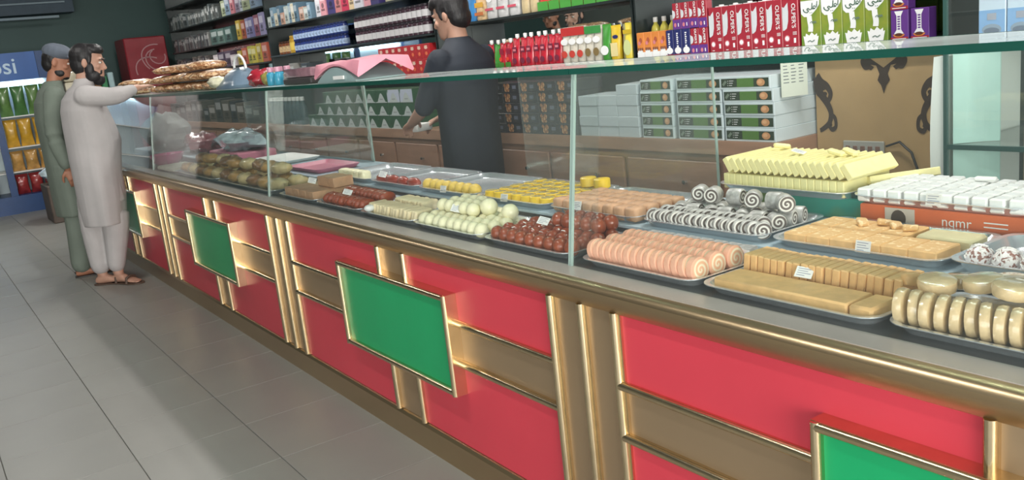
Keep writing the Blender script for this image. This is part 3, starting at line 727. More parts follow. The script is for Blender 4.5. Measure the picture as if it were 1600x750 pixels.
o = put('white_tray', MB().loft([rrect(0.44, 0.20, 0.02, 0.0), rrect(0.50, 0.25, 0.03, 0.02), rrect(0.49, 0.24, 0.03, 0.02), rrect(0.43, 0.19, 0.02, 0.004)]).mesh('tray', M_WHITE, 30), None, (-5.35, 1.93, Z2 + 0.001)); tag(o, 'empty white plastic tray on the rear step of the counter', 'tray')
o = put('pink_tray', MB().loft([rrect(0.40, 0.22, 0.02, 0.0), rrect(0.44, 0.26, 0.03, 0.022), rrect(0.43, 0.25, 0.03, 0.022), rrect(0.39, 0.21, 0.02, 0.004)]).mesh('tray', M_PINKP, 30), None, (-4.62, 1.86, Z2 + 0.001)); tag(o, 'flat pink tray beside the pale cube tray', 'tray')
o = put('pink_box', MB().rbox(0.62, 0.26, 0.055, 0.008).mesh('box', M_PINKP), None, (-6.0, 1.86, Z2 + 0.029)); tag(o, 'long flat pink box under the clear bag', 'box')
o = put('clear_bag', blob_mesh(0.30, 0.12, 0.075, M_BAGC, 5, 0.3, 20, 12), None, (-6.0, 1.87, Z2 + 0.117)); tag(o, 'crumpled clear plastic bag lying on the pink box', 'bag')
o = put('red_bag', blob_mesh(0.26, 0.13, 0.08, mat('dull_red_bag', s(120, 62, 70), 0.25, var=0.3, scale=14, coat=0.4, bump=0.6), 8, 0.3, 18, 10), None, (-7.0, 1.88, Z2 + 0.066)); tag(o, 'crumpled dull red bag at the far end of the counter', 'bag')
o = put('flat_pack', MB().rbox(0.40, 0.20, 0.03, 0.01).mesh('pack', mat('cream_pack', s(190, 190, 172), 0.4, var=0.2, scale=10)), None, (-6.35, 1.53, Z1 + 0.017), (0, 0, .03)); tag(o, 'flat cream packet between the magenta bowl and the pastries', 'packet')
o = put('cloth_bundle', blob_mesh(0.35, 0.17, 0.17, mat('grey_bundle', s(112, 118, 116), 0.6, var=0.25, scale=9, bump=0.4), 11, 0.18, 18, 12), None, (-7.7, 1.80, Z2 + 0.138)); tag(o, 'grey bundle stuffed in the far end of the counter', 'bundle')

# ------------------------------------------------------------------ back cabinets and shelves
YS = 3.17      # front of the shelves
YM = 3.46      # mirror face
def unit(x0, x1, levels, label):
    r = empty('shelf_unit', ((x0 + x1) / 2, YS, 0.90)); tag(r, label, 'shelf', 'mirror-backed wall shelves')
    w = x1 - x0
    def part(n, mb, m):
        me = mb.mesh(n, m); me.transform(Matrix.Translation((-(x0 + x1) / 2, -YS, -0.90))); return put(n, me, r)
    part('mirror_back', MB().box(x0, x1, YM, YM + 0.02, 1.255, 2.6), M_MIRROR)
    for x in (x0 + 0.006, x1 - 0.006): part('upright', MB().box(x - 0.006, x + 0.006, YS + 0.01, YM - 0.001, 1.20, 2.6), M_SHELF)
    for z in levels: part('shelf', MB().box(x0 + 0.013, x1 - 0.013, YS - 0.012, YM - 0.001, z - 0.014, z), M_SHELF)
    return r
BAYS = [(-12.4, -8.79), (-8.775, -5.51), (-5.495, -3.50), (-3.485, -1.82)]
unit(*BAYS[0], [1.495, 1.755, 2.03, 2.31], 'far dim bay of mirror-backed wall shelves beside the red cooler')
unit(*BAYS[1], [1.268, 1.54, 1.81, 2.1], 'bay of wall shelves holding blue and white-labelled jars')
unit(*BAYS[2], [1.268, 1.575, 1.83, 2.1], 'bay of wall shelves behind the shopkeeper holding pouches')
unit(*BAYS[3], [1.268, 1.60, 1.9, 2.2], 'nearest bay of wall shelves holding milk cartons')
cab = empty('base_cabinet', (-7.4, 3.2, 0)); tag(cab, 'long brown base cabinet with ledge under the wall shelves', 'cabinet')
def cabp(n, mb, m, par=None):
    me = mb.mesh(n, m); me.transform(Matrix.Translation((7.4, -3.2, 0))); return put(n, me, cab if par is None else par)
CXR = -2.432
cabp('body', MB().box(-12.4, CXR, 2.975, YM, 0.0, 0.838), M_WOOD)
cabp('ledge', MB().box(-12.4, CXR + 0.004, 2.945, YM, 0.838, 0.899), M_WOOD)
ex = [-2.46, -2.74]
x = -2.77
M_GAP = mat('brown_door', s(158, 120, 98), 0.45, var=0.12, scale=5, stretch=(1, 1, 5))
doors = [(-2.74, -2.45)]
x = -2.77
while x > -12:
    doors.append((x - 0.60, x)); x -= 0.632
for a, b in doors:
    d = cabp('door', MB().rbox(b - a, 0.018, 0.66, 0.004, 0, Matrix.Translation(((a + b) / 2, 2.964, 0.47))), M_GAP)
    kx = a + 0.40 if b - a > 0.5 else a + 0.2
    cabp('knob', MB().lathe([(0.009, 0.0), (0.007, 0.006), (0.012, 0.014), (0.010, 0.02)], 10, 0, Matrix.Translation((kx, 2.955, 0.70)) @ Matrix.Rotation(PI / 2, 4, 'X')), M_CHROME, d)

# --- generic printed carton: body + print child, front at local y=0, base at z=0, centred in x
def carton_proto(name, w, h, d, body_m, prints, print_mats, smooth=None):
    b = MB().rbox(w, d, h, min(0.002, w * 0.04), 0, Matrix.Translation((0, d / 2, h / 2))).mesh(name, body_m)
    p = None
    if prints is not None: p = prints.mesh(name + '_print', print_mats)
    return b, p
def stand(name, proto, loc, label, cat, group, rotz=0.0, child='print'):
    o = put(name, proto[0], None, loc, (0, 0, rotz)); tag(o, label, cat, group)
    if proto[1] is not None: put(child, proto[1], o)
    for nm, me in (proto[2] if len(proto) > 2 else []): put(nm, me, o)
    return o
EPS = -0.0009
def rect(mb, x0, x1, z0, z1, mi=0, y=EPS): mb.quad((x0, y, z0), (x1, y, z0), (x1, y, z1), (x0, y, z1), mi)
def pol(mb, pts, mi=0, y=EPS): mb.poly([(a, y, b) for a, b in pts], mi)
C_RED = mat('milk_red', s(166, 48, 62), 0.3, var=0.04)
C_WHITE = mat('print_white', s(240, 240, 240), 0.4)
C_GLASSW = mat('print_milk', s(212, 216, 220), 0.4)
C_NAVY = mat('print_navy', s(44, 50, 104), 0.35)
C_PURP = mat('print_purple', s(104, 60, 140), 0.35)
C_GRN = mat('milk_green', s(92, 140, 60), 0.35, col2=s(158, 160, 62), scale=9)
C_DKG = mat('print_dark_green', s(36, 84, 56), 0.4)
C_ORG = mat('print_orange', s(226, 140, 70), 0.35, var=0.08)
C_PINK = mat('print_pink', s(214, 130, 140), 0.4)
C_YELL = mat('print_yellow', s(232, 204, 70), 0.35)
C_CAP = mat('white_cap', s(240, 240, 238), 0.3)
# 1 litre red milk
def word(mb, txt, size, x, z, rot, mi, y=EPS, bold=0.0, sx=1, sy=1):
    vs, fs = text_geo(txt, size, bold); art(mb, vs, fs, facing_y(x, y, z, rot, sx, sy), mi)
W, H = 0.082, 0.205
pr = MB()
pol(pr, [(-0.039, 0.172), (-0.030, 0.168), (-0.016, 0.182), (-0.010, 0.188), (-0.008, 0.15), (-0.010, 0.11), (-0.018, 0.082), (-0.030, 0.074), (-0.039, 0.073)], 1)
word(pr, "OLPER'S", 0.0285, 0.018, 0.132, PI / 2, 0, EPS * 2, 0.0002, 1.0, 1.0)
pol(pr, disc2(-0.018, 0.040, 0.014, 0.014), 2, EPS); pol(pr, disc2(-0.018, 0.040, 0.010, 0.010), 0, EPS * 1.6)
for i in range(3): rect(pr, 0.012, 0.032, 0.064 - i * 0.005, 0.066 - i * 0.005, 0)
rect(pr, 0.016, 0.027, 0.020, 0.040, 0); rect(pr, -0.026, -0.012, 0.010, 0.013, 0)
milk = carton_proto('milk_carton', W, H, 0.065, C_RED, pr, [C_WHITE, C_GLASSW, C_PINK, C_RED])
capm = MB().lathe([(0.012, 0), (0.012, 0.008), (0.010, 0.010)], 12).box(-0.030, 0.030, -0.010, 0.010, 0, 0.004).mesh('cap', C_CAP)
capm.transform(Matrix.Translation((0.008, 0.038, H)))
milk = milk + ([('cap', capm)],)
for i in range(6):
    stand('milk_carton', milk, (-2.934 + i * 0.0835, YS, 1.2685), 'one-litre red milk carton, %s of six in the row' % ['leftmost', 'second from left', 'third from left', 'fourth from left', 'fifth from left', 'rightmost'][i], 'milk carton', 'red one-litre milk cartons')
# green milk with white script
def stroke(mb, pts, r, mi, y, close=False):
    # flat calligraphic ribbon through pts (x,z) with half-widths r
    L = []; R = []
    n = len(pts)
    for i, p in enumerate(pts):
        a = pts[max(i - 1, 0)]; b = pts[min(i + 1, n - 1)]
        dx, dz = b[0] - a[0], b[1] - a[1]; l = math.hypot(dx, dz) or 1
        rr = r[i] if isinstance(r, (list, tuple)) else r
        L.append((p[0] - dz / l * rr, y, p[1] + dx / l * rr)); R.append((p[0] + dz / l * rr, y, p[1] - dx / l * rr))
    for i in range(n - 1): mb.quad(L[i], L[i + 1], R[i + 1], R[i], mi)
def smoothp(pts, k=5):
    out = []
    for i in range(len(pts) - 1):
        p0 = pts[max(i - 1, 0)]; p1 = pts[i]; p2 = pts[i + 1]; p3 = pts[min(i + 2, len(pts) - 1)]
        for q in range(k):
            t = q / k
            out.append(tuple(0.5 * (2 * p1[d] + (p2[d] - p0[d]) * t + (2 * p0[d] - 5 * p1[d] + 4 * p2[d] - p3[d]) * t * t + (3 * p1[d] - p0[d] - 3 * p2[d] + p3[d]) * t ** 3) for d in (0, 1)))
    return out + [pts[-1]]
def script_asli(mb, cx, cz, k, mi, y):
    P = lambda l: [(cx + a * k, cz + b * k) for a, b in l]
    # alif, sad-lam and the returning ye
    stroke(mb, smoothp(P([(0.95, 1.25), (0.90, 0.7), (0.86, 0.15)])), 0.07 * k, mi, y)
    stroke(mb, smoothp(P([(0.72, 0.10), (0.55, 0.45), (0.30, 0.40), (0.28, 0.12), (0.60, 0.02), (0.35, -0.06), (0.05, 0.02)])), 0.06 * k, mi, y * 1.15)
    stroke(mb, smoothp(P([(0.12, 1.05), (0.06, 0.5), (0.0, 0.0), (-0.35, -0.10), (-0.62, 0.12), (-0.82, -0.10), (-0.55, -0.38), (-0.90, -0.62), (-1.35, -0.35), (-1.45, 0.05)])), 0.075 * k, mi, y * 1.3)
    for dx in (-0.15, 0.15): stroke(mb, P([(dx - 0.2, -0.75), (dx - 0.1, -0.66)]), 0.06 * k, mi, y)
pr = MB()
pol(pr, [(-0.049 if False else -0.047, 0.205), (-0.045, 0.168), (-0.032, 0.152), (-0.010, 0.150), (0.008, 0.162), (0.030, 0.185), (0.044, 0.208), (0.046, 0.232), (-0.047, 0.232)], 0)
script_asli(pr, 0.008, 0.190, 0.028, 1, EPS * 2)
stroke(pr, smoothp([(-0.006, 0.155), (-0.004, 0.13), (0.0, 0.10), (-0.002, 0.075)]), [0.012] * 16, 0, EPS)
for a in (0, 1, 2): stroke(pr, smoothp([(-0.002 + a * 0.009, 0.118 - a * 0.002), (0.006 + a * 0.009, 0.126), (0.012 + a * 0.008, 0.116)]), 0.0018, 2, EPS * 2)
pol(pr, [(-0.030, 0.006), (0.030, 0.006), (0.038, 0.052), (0.030, 0.050), (0.030, 0.066), (0.018, 0.056), (0.004, 0.072), (-0.008, 0.056), (-0.024, 0.068), (-0.028, 0.052), (-0.038, 0.056)], 0, EPS * 1.5)
stroke(pr, smoothp([(-0.016, 0.024), (-0.004, 0.030), (0.004, 0.024), (0.018, 0.032)]), 0.0025, 2, EPS * 2.5)
pr.v = [(v[0], v[1], v[2] * 0.80) for v in pr.v]
gmilk = carton_proto('green_milk_carton', 0.098, 0.195, 0.07, C_GRN, pr, [C_WHITE, C_DKG, mat('print_grey', s(110, 130, 120))])
for i in range(4):
    stand('green_milk_carton', gmilk, (-2.414 + i * 0.1, YS, 1.2685), 'green milk carton with white script panel, %s of four' % ['leftmost', 'second from left', 'third from left', 'rightmost'][i], 'milk carton', 'green milk cartons')
# purple packs
pr = MB()
rect(pr, -0.036, 0.036, 0.0, 0.012, 1); rect(pr, -0.028, 0.028, 0.004, 0.007, 0, EPS * 2)
pol(pr, [(-0.020, 0.108), (0.016, 0.108), (0.007, 0.09), (0.007, 0.04), (0.018, 0.024), (-0.022, 0.024), (-0.011, 0.04), (-0.011, 0.09)], 0)
for i in range(6): rect(pr, -0.007, 0.004, 0.040 + i * 0.009, 0.045 + i * 0.009, 2, EPS * 2)
pol(pr, disc2(-0.002, 0.022, 0.024, 0.011, 14, PI, 2 * PI) + [(0.022, 0.022)], 3, EPS * 2); pol(pr, disc2(-0.002, 0.021, 0.016, 0.006), 4, EPS * 3)
pp = carton_proto('purple_carton', 0.072, 0.113, 0.05, C_PURP, pr, [C_WHITE, C_RED, C_PURP, C_ORG, mat('print_brown', s(90, 50, 40))])
for i, (x, z, wh) in enumerate([(-2.017, 0, 'lower left of three'), (-1.935, 0, 'right of three'), (-2.017, 0.1135, 'stacked on another')]):
    stand('purple_carton', pp, (x, YS, 1.2685 + z), 'small purple carton with orange base, %s beside green milk' % wh, 'carton', 'purple cartons')
# small packs left of the milk: blue, red-purple, orange
pr = MB()
rect(pr, -0.026, 0.026, 0.0, 0.008, 1); pol(pr, disc2(0, 0.026, 0.022, 0.016), 0); rect(pr, -0.006, 0.006, 0.04, 0.05, 0)
for q in range(6): rect(pr, -0.006, 0.006 if q % 2 else 0.003, 0.056 + q * 0.0095, 0.062 + q * 0.0095, 0)
blue = carton_proto('blue_carton', 0.053, 0.125, 0.04, C_NAVY, pr, [C_WHITE, C_RED])
for i in range(3): stand('blue_carton', blue, (-3.238 + i * 0.056, YS, 1.2685), 'small navy blue milk pack with white circle, %s of three' % ('left', 'middle', 'right')[i], 'carton', 'navy milk packs')
pr = MB()
rect(pr, -0.0265, 0.0265, 0.0, 0.045, 1); pol(pr, [(-0.026, 0.05), (-0.026, 0.092), (-0.010, 0.084), (-0.006, 0.068), (-0.012, 0.054)], 2)
word(pr, "OLPER'S", 0.019, 0.008, 0.086, PI / 2, 0, EPS * 2, 0.0004)
pol(pr, disc2(-0.010, 0.02, 0.008, 0.010), 3, EPS * 2); rect(pr, 0.008, 0.014, 0.012, 0.028, 0, EPS * 2)
smallr = carton_proto('small_milk_pack', 0.053, 0.122, 0.04, C_RED, pr, [C_WHITE, C_PURP, C_GLASSW, C_PINK])
for i in range(2): stand('small_milk_pack', smallr, (-3.070 + i * 0.0555, YS, 1.2685), 'small red and purple milk pack on the shelf, %s' % ('beside the navy packs', 'beside the one-litre cartons')[i], 'carton', 'small red milk packs')
for i in range(4): stand('small_milk_pack', smallr, (-3.180 + i * 0.056, YS + 0.001, 1.2685 + (0.1255 if i < 2 else 0.1225 if i > 2 else 0.1255)), 'small red and purple milk pack stacked in the upper row, %s' % ('leftmost', 'second', 'third', 'rightmost')[i], 'carton', 'small red milk packs')
pr = MB()
rect(pr, -0.0265, 0.0265, 0.0, 0.03, 0); pol(pr, disc2(-0.004, 0.036, 0.018, 0.012), 0); pol(pr, disc2(0.002, 0.088, 0.011, 0.014), 1); pol(pr, disc2(-0.008, 0.075, 0.010, 0.010), 2)
for i in range(3): pol(pr, disc2(-0.014 + i * 0.013, 0.045, 0.006, 0.008), 3, EPS * 2)
orj = carton_proto('juice_pack', 0.053, 0.127, 0.04, C_ORG, pr, [C_WHITE, mat('print_dkorange', s(178, 90, 60)), C_PINK, mat('print_brown2', s(140, 84, 60))])
for i in range(4): stand('juice_pack', orj, (-3.443 + i * 0.0540, YS, 1.2685), 'small orange juice pack with fruit picture, %s of four' % ('leftmost', 'second', 'third', 'rightmost')[i], 'carton', 'orange juice packs')
yb_ = MB().lathe([(0.026, 0), (0.028, 0.01), (0.028, 0.12), (0.020, 0.15), (0.010, 0.165), (0.010, 0.172)], 12).mesh('bottle', mat('yellow_oil', s(196, 186, 84), 0.2), 40)
yc_ = MB().lathe([(0.011, 0.172), (0.012, 0.174), (0.012, 0.195), (0.010, 0.197)], 10).mesh('cap', C_CAP, 40)
for i in range(4):
    o = put('oil_bottle', yb_, None, (-3.43 + i * 0.062, 3.27, 1.2685)); tag(o, 'yellow bottle with white cap behind the orange juice packs, %s' % ('leftmost', 'second', 'third', 'rightmost')[i], 'bottle', 'yellow bottles'); put('cap', yc_, o)

# --- pouches ------------------------------------------------------------------
def pouch_mesh(w, h, d, m, seed=0):
    rnd = random.Random(seed); rings = []
    for t, kw, kd in ((0, 0.86, 0.9), (0.06, 0.96, 1.0), (0.3, 0.94, 0.92), (0.6, 0.95, 0.7), (0.85, 0.98, 0.25), (0.94, 1.0, 0.06), (1.0, 1.0, 0.05)):
        ring = []
        for j in range(14):
            a = 2 * PI * j / 14
            ca, sa = math.cos(a), math.sin(a)
            ring.append(Vector((w / 2 * kw * (abs(ca) ** 0.8) * (1 if ca >= 0 else -1) * (1 + rnd.uniform(-.02, .02)), d / 2 + d / 2 * kd * sa, h * t)))
        rings.append(ring)
    return MB().loft(rings).mesh('pouch', m, 60)
def pouch(kind, x, z, w, h, d, body, label, group, cap=False, bands=(), y=None, seed=0, rot=0.0):
    key = ('pouch', kind)
    if key not in TXT:
        bm_ = pouch_mesh(w, h, d, body, seed)
        pm_ = []
        if bands:
            for (x0, x1, z0, z1, mi, rnd) in bands[0]:
                p = MB(); t = (z0 + z1) / 2 / h
                kd = 1.0 if t < 0.3 else 0.92 - (t - 0.3) * 0.75
                yy = d / 2 - d / 2 * min(1.0, kd + 0.03) - 0.002
                if rnd: pol(p, disc2((x0 + x1) / 2, (z0 + z1) / 2, (x1 - x0) / 2, (z1 - z0) / 2), 0, yy - 0.001 * mi)
                else: rect(p, x0, x1, z0, z1, 0, yy - 0.001 * mi)
                pm_.append(p.mesh('print', bands[1][mi]))
        cp = None
        if cap: cp = MB().lathe([(0.009, 0), (0.009, 0.006), (0.013, 0.007), (0.013, 0.026), (0.011, 0.028)], 10, 0, Matrix.Translation((w * 0.22, d / 2, h - 0.004))).mesh('cap', C_CAP, 40)
        TXT[key] = (bm_, pm_, cp)
    bm_, pm_, cp = TXT[key]
    o = put(kind, bm_, None, (x, YS + 0.005 if y is None else y, z), (0, 0, rot)); tag(o, label, 'pouch', group)
    for q in pm_: put('print', q, o)
    if cp: put('spout_cap', cp, o)
    return o
P_KET = mat('ketchup_red', s(190, 42, 58), 0.25, var=0.12, scale=20, coat=0.4)
P_PALE = mat('pale_pouch', s(206, 200, 186), 0.3, var=0.08, scale=12)
P_GRN = mat('green_pouch', s(70, 150, 60), 0.3, var=0.15, scale=12)
P_YEL = mat('yellow_pouch', s(224, 190, 50), 0.3, var=0.15, scale=12)
Zs = 1.2685
kb_ = ([(-0.022, 0.022, 0.082, 0.118, 0, False), (-0.03, 0.03, 0.0, 0.034, 1, False), (-0.02, 0.012, 0.04, 0.066, 2, True)], [mat('print_maroon', s(150, 30, 60)), mat('print_leaf', s(70, 130, 50)), mat('print_tomato', s(230, 70, 50))])
kb2 = ([(-0.022, 0.022, 0.085, 0.12, 0, False), (-0.022, 0.022, 0.02, 0.055, 0, True), (-0.015, 0.015, 0.095, 0.108, 1, False)], [mat('print_dkred', s(120, 40, 64)), C_PINK])
nm = ['first', 'second', 'third', 'fourth', 'fifth', 'sixth', 'seventh', 'eighth', 'ninth', 'tenth', 'eleventh', 'twelfth']
xs = [-4.86, -4.79, -4.72, -4.655, -4.575, -4.50, -4.43, -4.36, -4.29, -4.22, -4.15]
for i, x in enumerate(xs):
    if i == 1: pouch('green_sauce_pouch', x, Zs, 0.066, 0.15, 0.05, P_GRN, 'green sauce pouch with white cap among the ketchup pouches', None, True, y=YS + 0.006)
    elif i < 4: pouch('ketchup_pouch', x, Zs, 0.068, 0.152, 0.05, P_KET, 'red ketchup pouch with green base beside the shopkeeper, %s' % nm[i], 'ketchup pouches', True, kb_, y=YS + (0.008 if i % 2 else 0.002))
    else: pouch('red_sauce_pouch', x, Zs, 0.068, 0.172, 0.055, P_KET, 'all-red sauce pouch with white spout, %s in its row' % nm[i - 4], 'red sauce pouches', True, kb2, y=YS + (0.008 if i % 2 else 0.002))
rw = ([(-0.032, 0.032, 0.15, 0.195, 0, False), (-0.024, 0.024, 0.03, 0.07, 1, True), (-0.03, 0.03, 0.10, 0.135, 2, True)], [mat('print_tomred', s(190, 52, 50)), mat('print_tom2', s(200, 70, 60)), C_WHITE])
for i in range(3): pouch('mayo_pouch', -4.075 + i * 0.0695, Zs, 0.066, 0.198, 0.06, P_PALE, 'pale pouch with red top, %s of three on the lower pouch shelf' % nm[i], 'red-topped pouches', False, rw, y=YS + 0.002, rot=0.08)
gw = ([(-0.032, 0.032, 0.15, 0.19, 0, False), (-0.022, 0.022, 0.03, 0.075, 1, True), (-0.03, 0.03, 0.10, 0.135, 2, True)], [mat('print_grn3', s(60, 140, 70)), mat('print_brn3', s(130, 110, 70)), C_WHITE])
for i in range(2): pouch('garlic_mayo_pouch', -3.866 + i * 0.0695, Zs, 0.066, 0.192, 0.06, P_PALE, 'pale pouch with green top, %s of two' % nm[i], 'green-topped pouches', False, gw, y=YS + 0.002, rot=0.08)
pouch('green_pouch', -3.727, Zs, 0.066, 0.19, 0.06, P_GRN, 'bright green pouch between pale and yellow pouches', None, False, ([(-0.03, 0.03, 0.03, 0.08, 0, True)], [C_WHITE]), y=YS + 0.002, rot=0.08)
pouch('mustard_pouch', -3.657, Zs, 0.070, 0.18, 0.06, P_YEL, 'yellow pouch with blue badge next to the green pouch', None, False, ([(-0.01, 0.03, 0.11, 0.13, 0, True), (-0.02, 0.03, 0.02, 0.09, 1, False)], [C_NAVY, mat('print_cream4', s(226, 210, 150))]), y=YS + 0.004, rot=0.12)
pouch('grey_pouch', -3.60, Zs, 0.045, 0.182, 0.05, mat('greyyellow_pouch', s(176, 176, 130), 0.3, var=0.1), 'dull olive pouch between the two yellow pouches', None, False, y=YS + 0.03, rot=0.08)
pouch('lemon_pouch', -3.551, Zs, 0.058, 0.185, 0.055, mat('lemon_pouch', s(236, 214, 74), 0.3, var=0.1), 'lemon yellow pouch at the right end of the pouch shelf', None, False, ([(-0.025, 0.03, 0.02, 0.10, 0, True), (-0.03, 0.03, 0.13, 0.15, 1, False)], [mat('print_lime', s(206, 214, 150)), mat('print_gold', s(200, 170, 40))]), y=YS + 0.002, rot=0.06)
# upper pouch shelf
Zu = 1.5755
pouch('pasta_bag_blue', -5.03, Zu, 0.10, 0.23, 0.06, mat('blue_bag', s(60, 130, 190), 0.3, var=0.2), 'blue bag at the left end of the upper pouch shelf', None, False)
pouch('pasta_bag', -4.92, Zu, 0.12, 0.23, 0.06, mat('tan_bag', s(206, 176, 134), 0.35, var=0.25, scale=30), 'tan pasta bag with blue edges on the upper pouch shelf', None, False, ([(-0.05, 0.05, 0.08, 0.11, 0, False), (-0.05, 0.05, 0.03, 0.05, 1, False)], [mat('print_ochre', s(210, 160, 60)), mat('print_rust', s(190, 110, 60))]))
wl = ([(-0.045, 0.045, 0.05, 0.065, 0, False), (-0.03, 0.03, 0.10, 0.13, 1, True)], [mat('print_rose', s(200, 80, 100)), C_WHITE])
for i in range(3): pouch('clear_noodle_bag', -4.80 + i * 0.125, Zu, 0.115, 0.22, 0.06, mat('clearish_bag', s(196, 196, 196), 0.25, var=0.18, scale=18), 'clear bag with red lettering band, %s of three' % nm[i], 'clear bags', False, wl)
for i in range(2): pouch('tan_snack_bag', -4.43 + i * 0.09, Zu, 0.085, 0.20, 0.05, mat('tan_snack', s(196, 178, 140), 0.3, var=0.2, scale=18), 'small tan bag beside the clear bags, %s' % ('left', 'right')[i], 'tan bags', False)
sb = ([(-0.05, 0.05, 0.0, 0.05, 0, False), (-0.03, 0.03, 0.07, 0.14, 1, True)], [mat('print_grn5', s(70, 150, 60)), mat('print_org5', s(220, 110, 50))])
for i in range(7): pouch('snack_bag', -4.24 + i * 0.105, Zu, 0.10, 0.19, 0.06, mat('red_snack', s(196, 66, 56), 0.3, var=0.25, scale=18), 'red snack bag with green base, %s in the upper row' % nm[i], 'red and green snack bags', False, sb)

# --- jars on the middle bay -------------------------------------------------------
def jar_protos(r, h, body, label_m, cap_m):
    b = MB().lathe([(r * 0.9, 0), (r, 0.004), (r, h * 0.78), (r * 0.8, h * 0.84)], 12).mesh('jar', body, 40)
    l = MB().lathe([(r * 1.012, h * 0.18), (r * 1.012, h * 0.62)], 12, cap=False).mesh('label', label_m, 40)
    c = MB().lathe([(r * 0.86, h * 0.84), (r * 0.88, h * 0.85), (r * 0.88, h * 0.98), (r * 0.8, h)], 12).mesh('lid', cap_m, 40)
    return b, l, c
def jars(name, pr, x0, n, dx, z, y, label, group, rows=2, h=0.1):
    for r in range(rows):
        for i in range(n):
            o = put(name, pr[0], None, (x0 + i * dx, y, z + r * (h + 0.0005))); tag(o, label % ('lower' if r == 0 else 'upper'), 'jar', group)
            put('jar_label', pr[1], o); put('lid', pr[2], o)
blj = jar_protos(0.034, 0.10, mat('blue_jar', s(44, 60, 120), 0.25), mat('blue_jar_label', s(150, 170, 200), 0.4, var=0.4, scale=40), mat('blue_lid', s(30, 42, 88), 0.35))
jars('blue_jar', blj, -8.12, 16, 0.071, 1.5405, YS + 0.04, 'blue jar with pale label in the %s row of stacked jars', 'blue jars')
wj = jar_protos(0.036, 0.105, mat('dark_jam', s(70, 50, 60), 0.25), mat('white_label', s(206, 204, 206), 0.45, var=0.06), mat('dark_lid', s(48, 40, 48), 0.35))
jars('jam_jar', wj, -6.78, 16, 0.0745, 1.5405, YS + 0.045, 'dark jam jar with white label in the %s row of stacked jars', 'white-labelled jam jars', 2, 0.105)
gj = jar_protos(0.05, 0.16, mat('gold_jar', s(196, 156, 60), 0.3, 0.3), mat('gold_label', s(220, 190, 90), 0.35), mat('gold_lid', s(200, 160, 70), 0.3, 0.4))
o = put('gold_jar', gj[0], None, (-8.22, YS + 0.05, 1.5405)); tag(o, 'tall gold jar left of the blue jars', 'jar'); put('jar_label', gj[1], o); put('lid', gj[2], o)
bj = jar_protos(0.04, 0.12, mat('brown_jar', s(120, 70, 44), 0.3), mat('brown_label', s(196, 170, 130), 0.4, var=0.3, scale=40), mat('brown_lid', s(70, 44, 34), 0.35))
for i in range(3):
    o = put('coffee_jar', bj[0], None, (-8.54 + i * 0.086, YS + 0.05, 1.5405)); tag(o, 'brown coffee jar left of the gold jar, %s' % ('leftmost', 'middle', 'rightmost')[i], 'jar', 'coffee jars'); put('jar_label', bj[1], o); put('lid', bj[2], o)
# --- box rows on shelves: (x0, x1, z, colours, height range, width range) --------------
BOXC = {}
def goods_row(x0, x1, z, cols, hr, wr, label, group, y=YS, d=0.16, name='goods_box', lim=99):
    rnd = random.Random(int(abs(x0) * 100 + z * 77)); x = x0; k = 0
    while x < x1 and k < lim:
        c = cols[k % len(cols)] if not callable(cols) else cols(rnd)
        w = round(rnd.uniform(*wr), 2 if wr[1] > 0.05 else 3); h = round(rnd.uniform(*hr), 2)
        if x + w > x1: break
        key = (w, h, c, d)
        if key not in BOXC:
            m = mat('goods_%d_%d_%d' % c, s(*c), 0.4, var=0.08, scale=14)
            p = MB(); lc = tuple(min(255, int(v * 0.5 + 120)) for v in c)
            rect(p, -w * 0.36, w * 0.36, h * 0.55, h * 0.85, 0)
            if w > 0.06: rect(p, -w * 0.3, w * 0.3, h * 0.18, h * 0.26, 1)
            if w > 0.06: pol(p, disc2(0, h * 0.38, w * 0.22, h * 0.10), 1)
            pm2 = mat('goods_%d_%d_%d' % tuple(int(v * 0.6) for v in c), s(*[v * 0.6 for v in c]), 0.4)
            BOXC[key] = carton_proto('goods', w, h, d, m, p, [mat('goods_%d_%d_%d' % lc, s(*lc), 0.4), pm2])
        o = stand(name, BOXC[key], (x + w / 2, y + rnd.uniform(0, 0.02), z), label(k) if callable(label) else label, 'box', group)
        x += w + 0.004; k += 1
    return k
ORD = lambda t: (lambda k: t % (['leftmost', 'second from left', 'third from left', 'fourth from left', 'fifth from left', 'sixth from left', 'seventh from left', 'eighth from left', 'ninth from left', 'tenth from left'][k] if k < 10 else 'further right'))
# middle bay, top visible shelf
goods_row(-8.72, -7.55, 1.8105, [(180, 190, 186), (120, 150, 170), (214, 206, 180), (90, 120, 140), (190, 150, 130)], (0.10, 0.2), (0.07, 0.11), ORD('pale mixed carton above the blue jars, %s'), 'mixed cartons above the blue jars')
goods_row(-7.53, -6.2, 1.8105, [(206, 206, 214), (214, 150, 160), (60, 54, 110), (190, 120, 120), (196, 52, 84), (214, 190, 150)], (0.17, 0.24), (0.11, 0.17), ORD('tall coloured carton on the shelf over the jars, %s'), 'tall cartons above the jars')
goods_row(-6.18, -5.55, 1.8105, [(180, 176, 150), (120, 116, 100), (160, 150, 130)], (0.10, 0.16), (0.12, 0.18), ORD('dull carton at the right end above the jam jars, %s'), 'dull cartons above the jam jars')
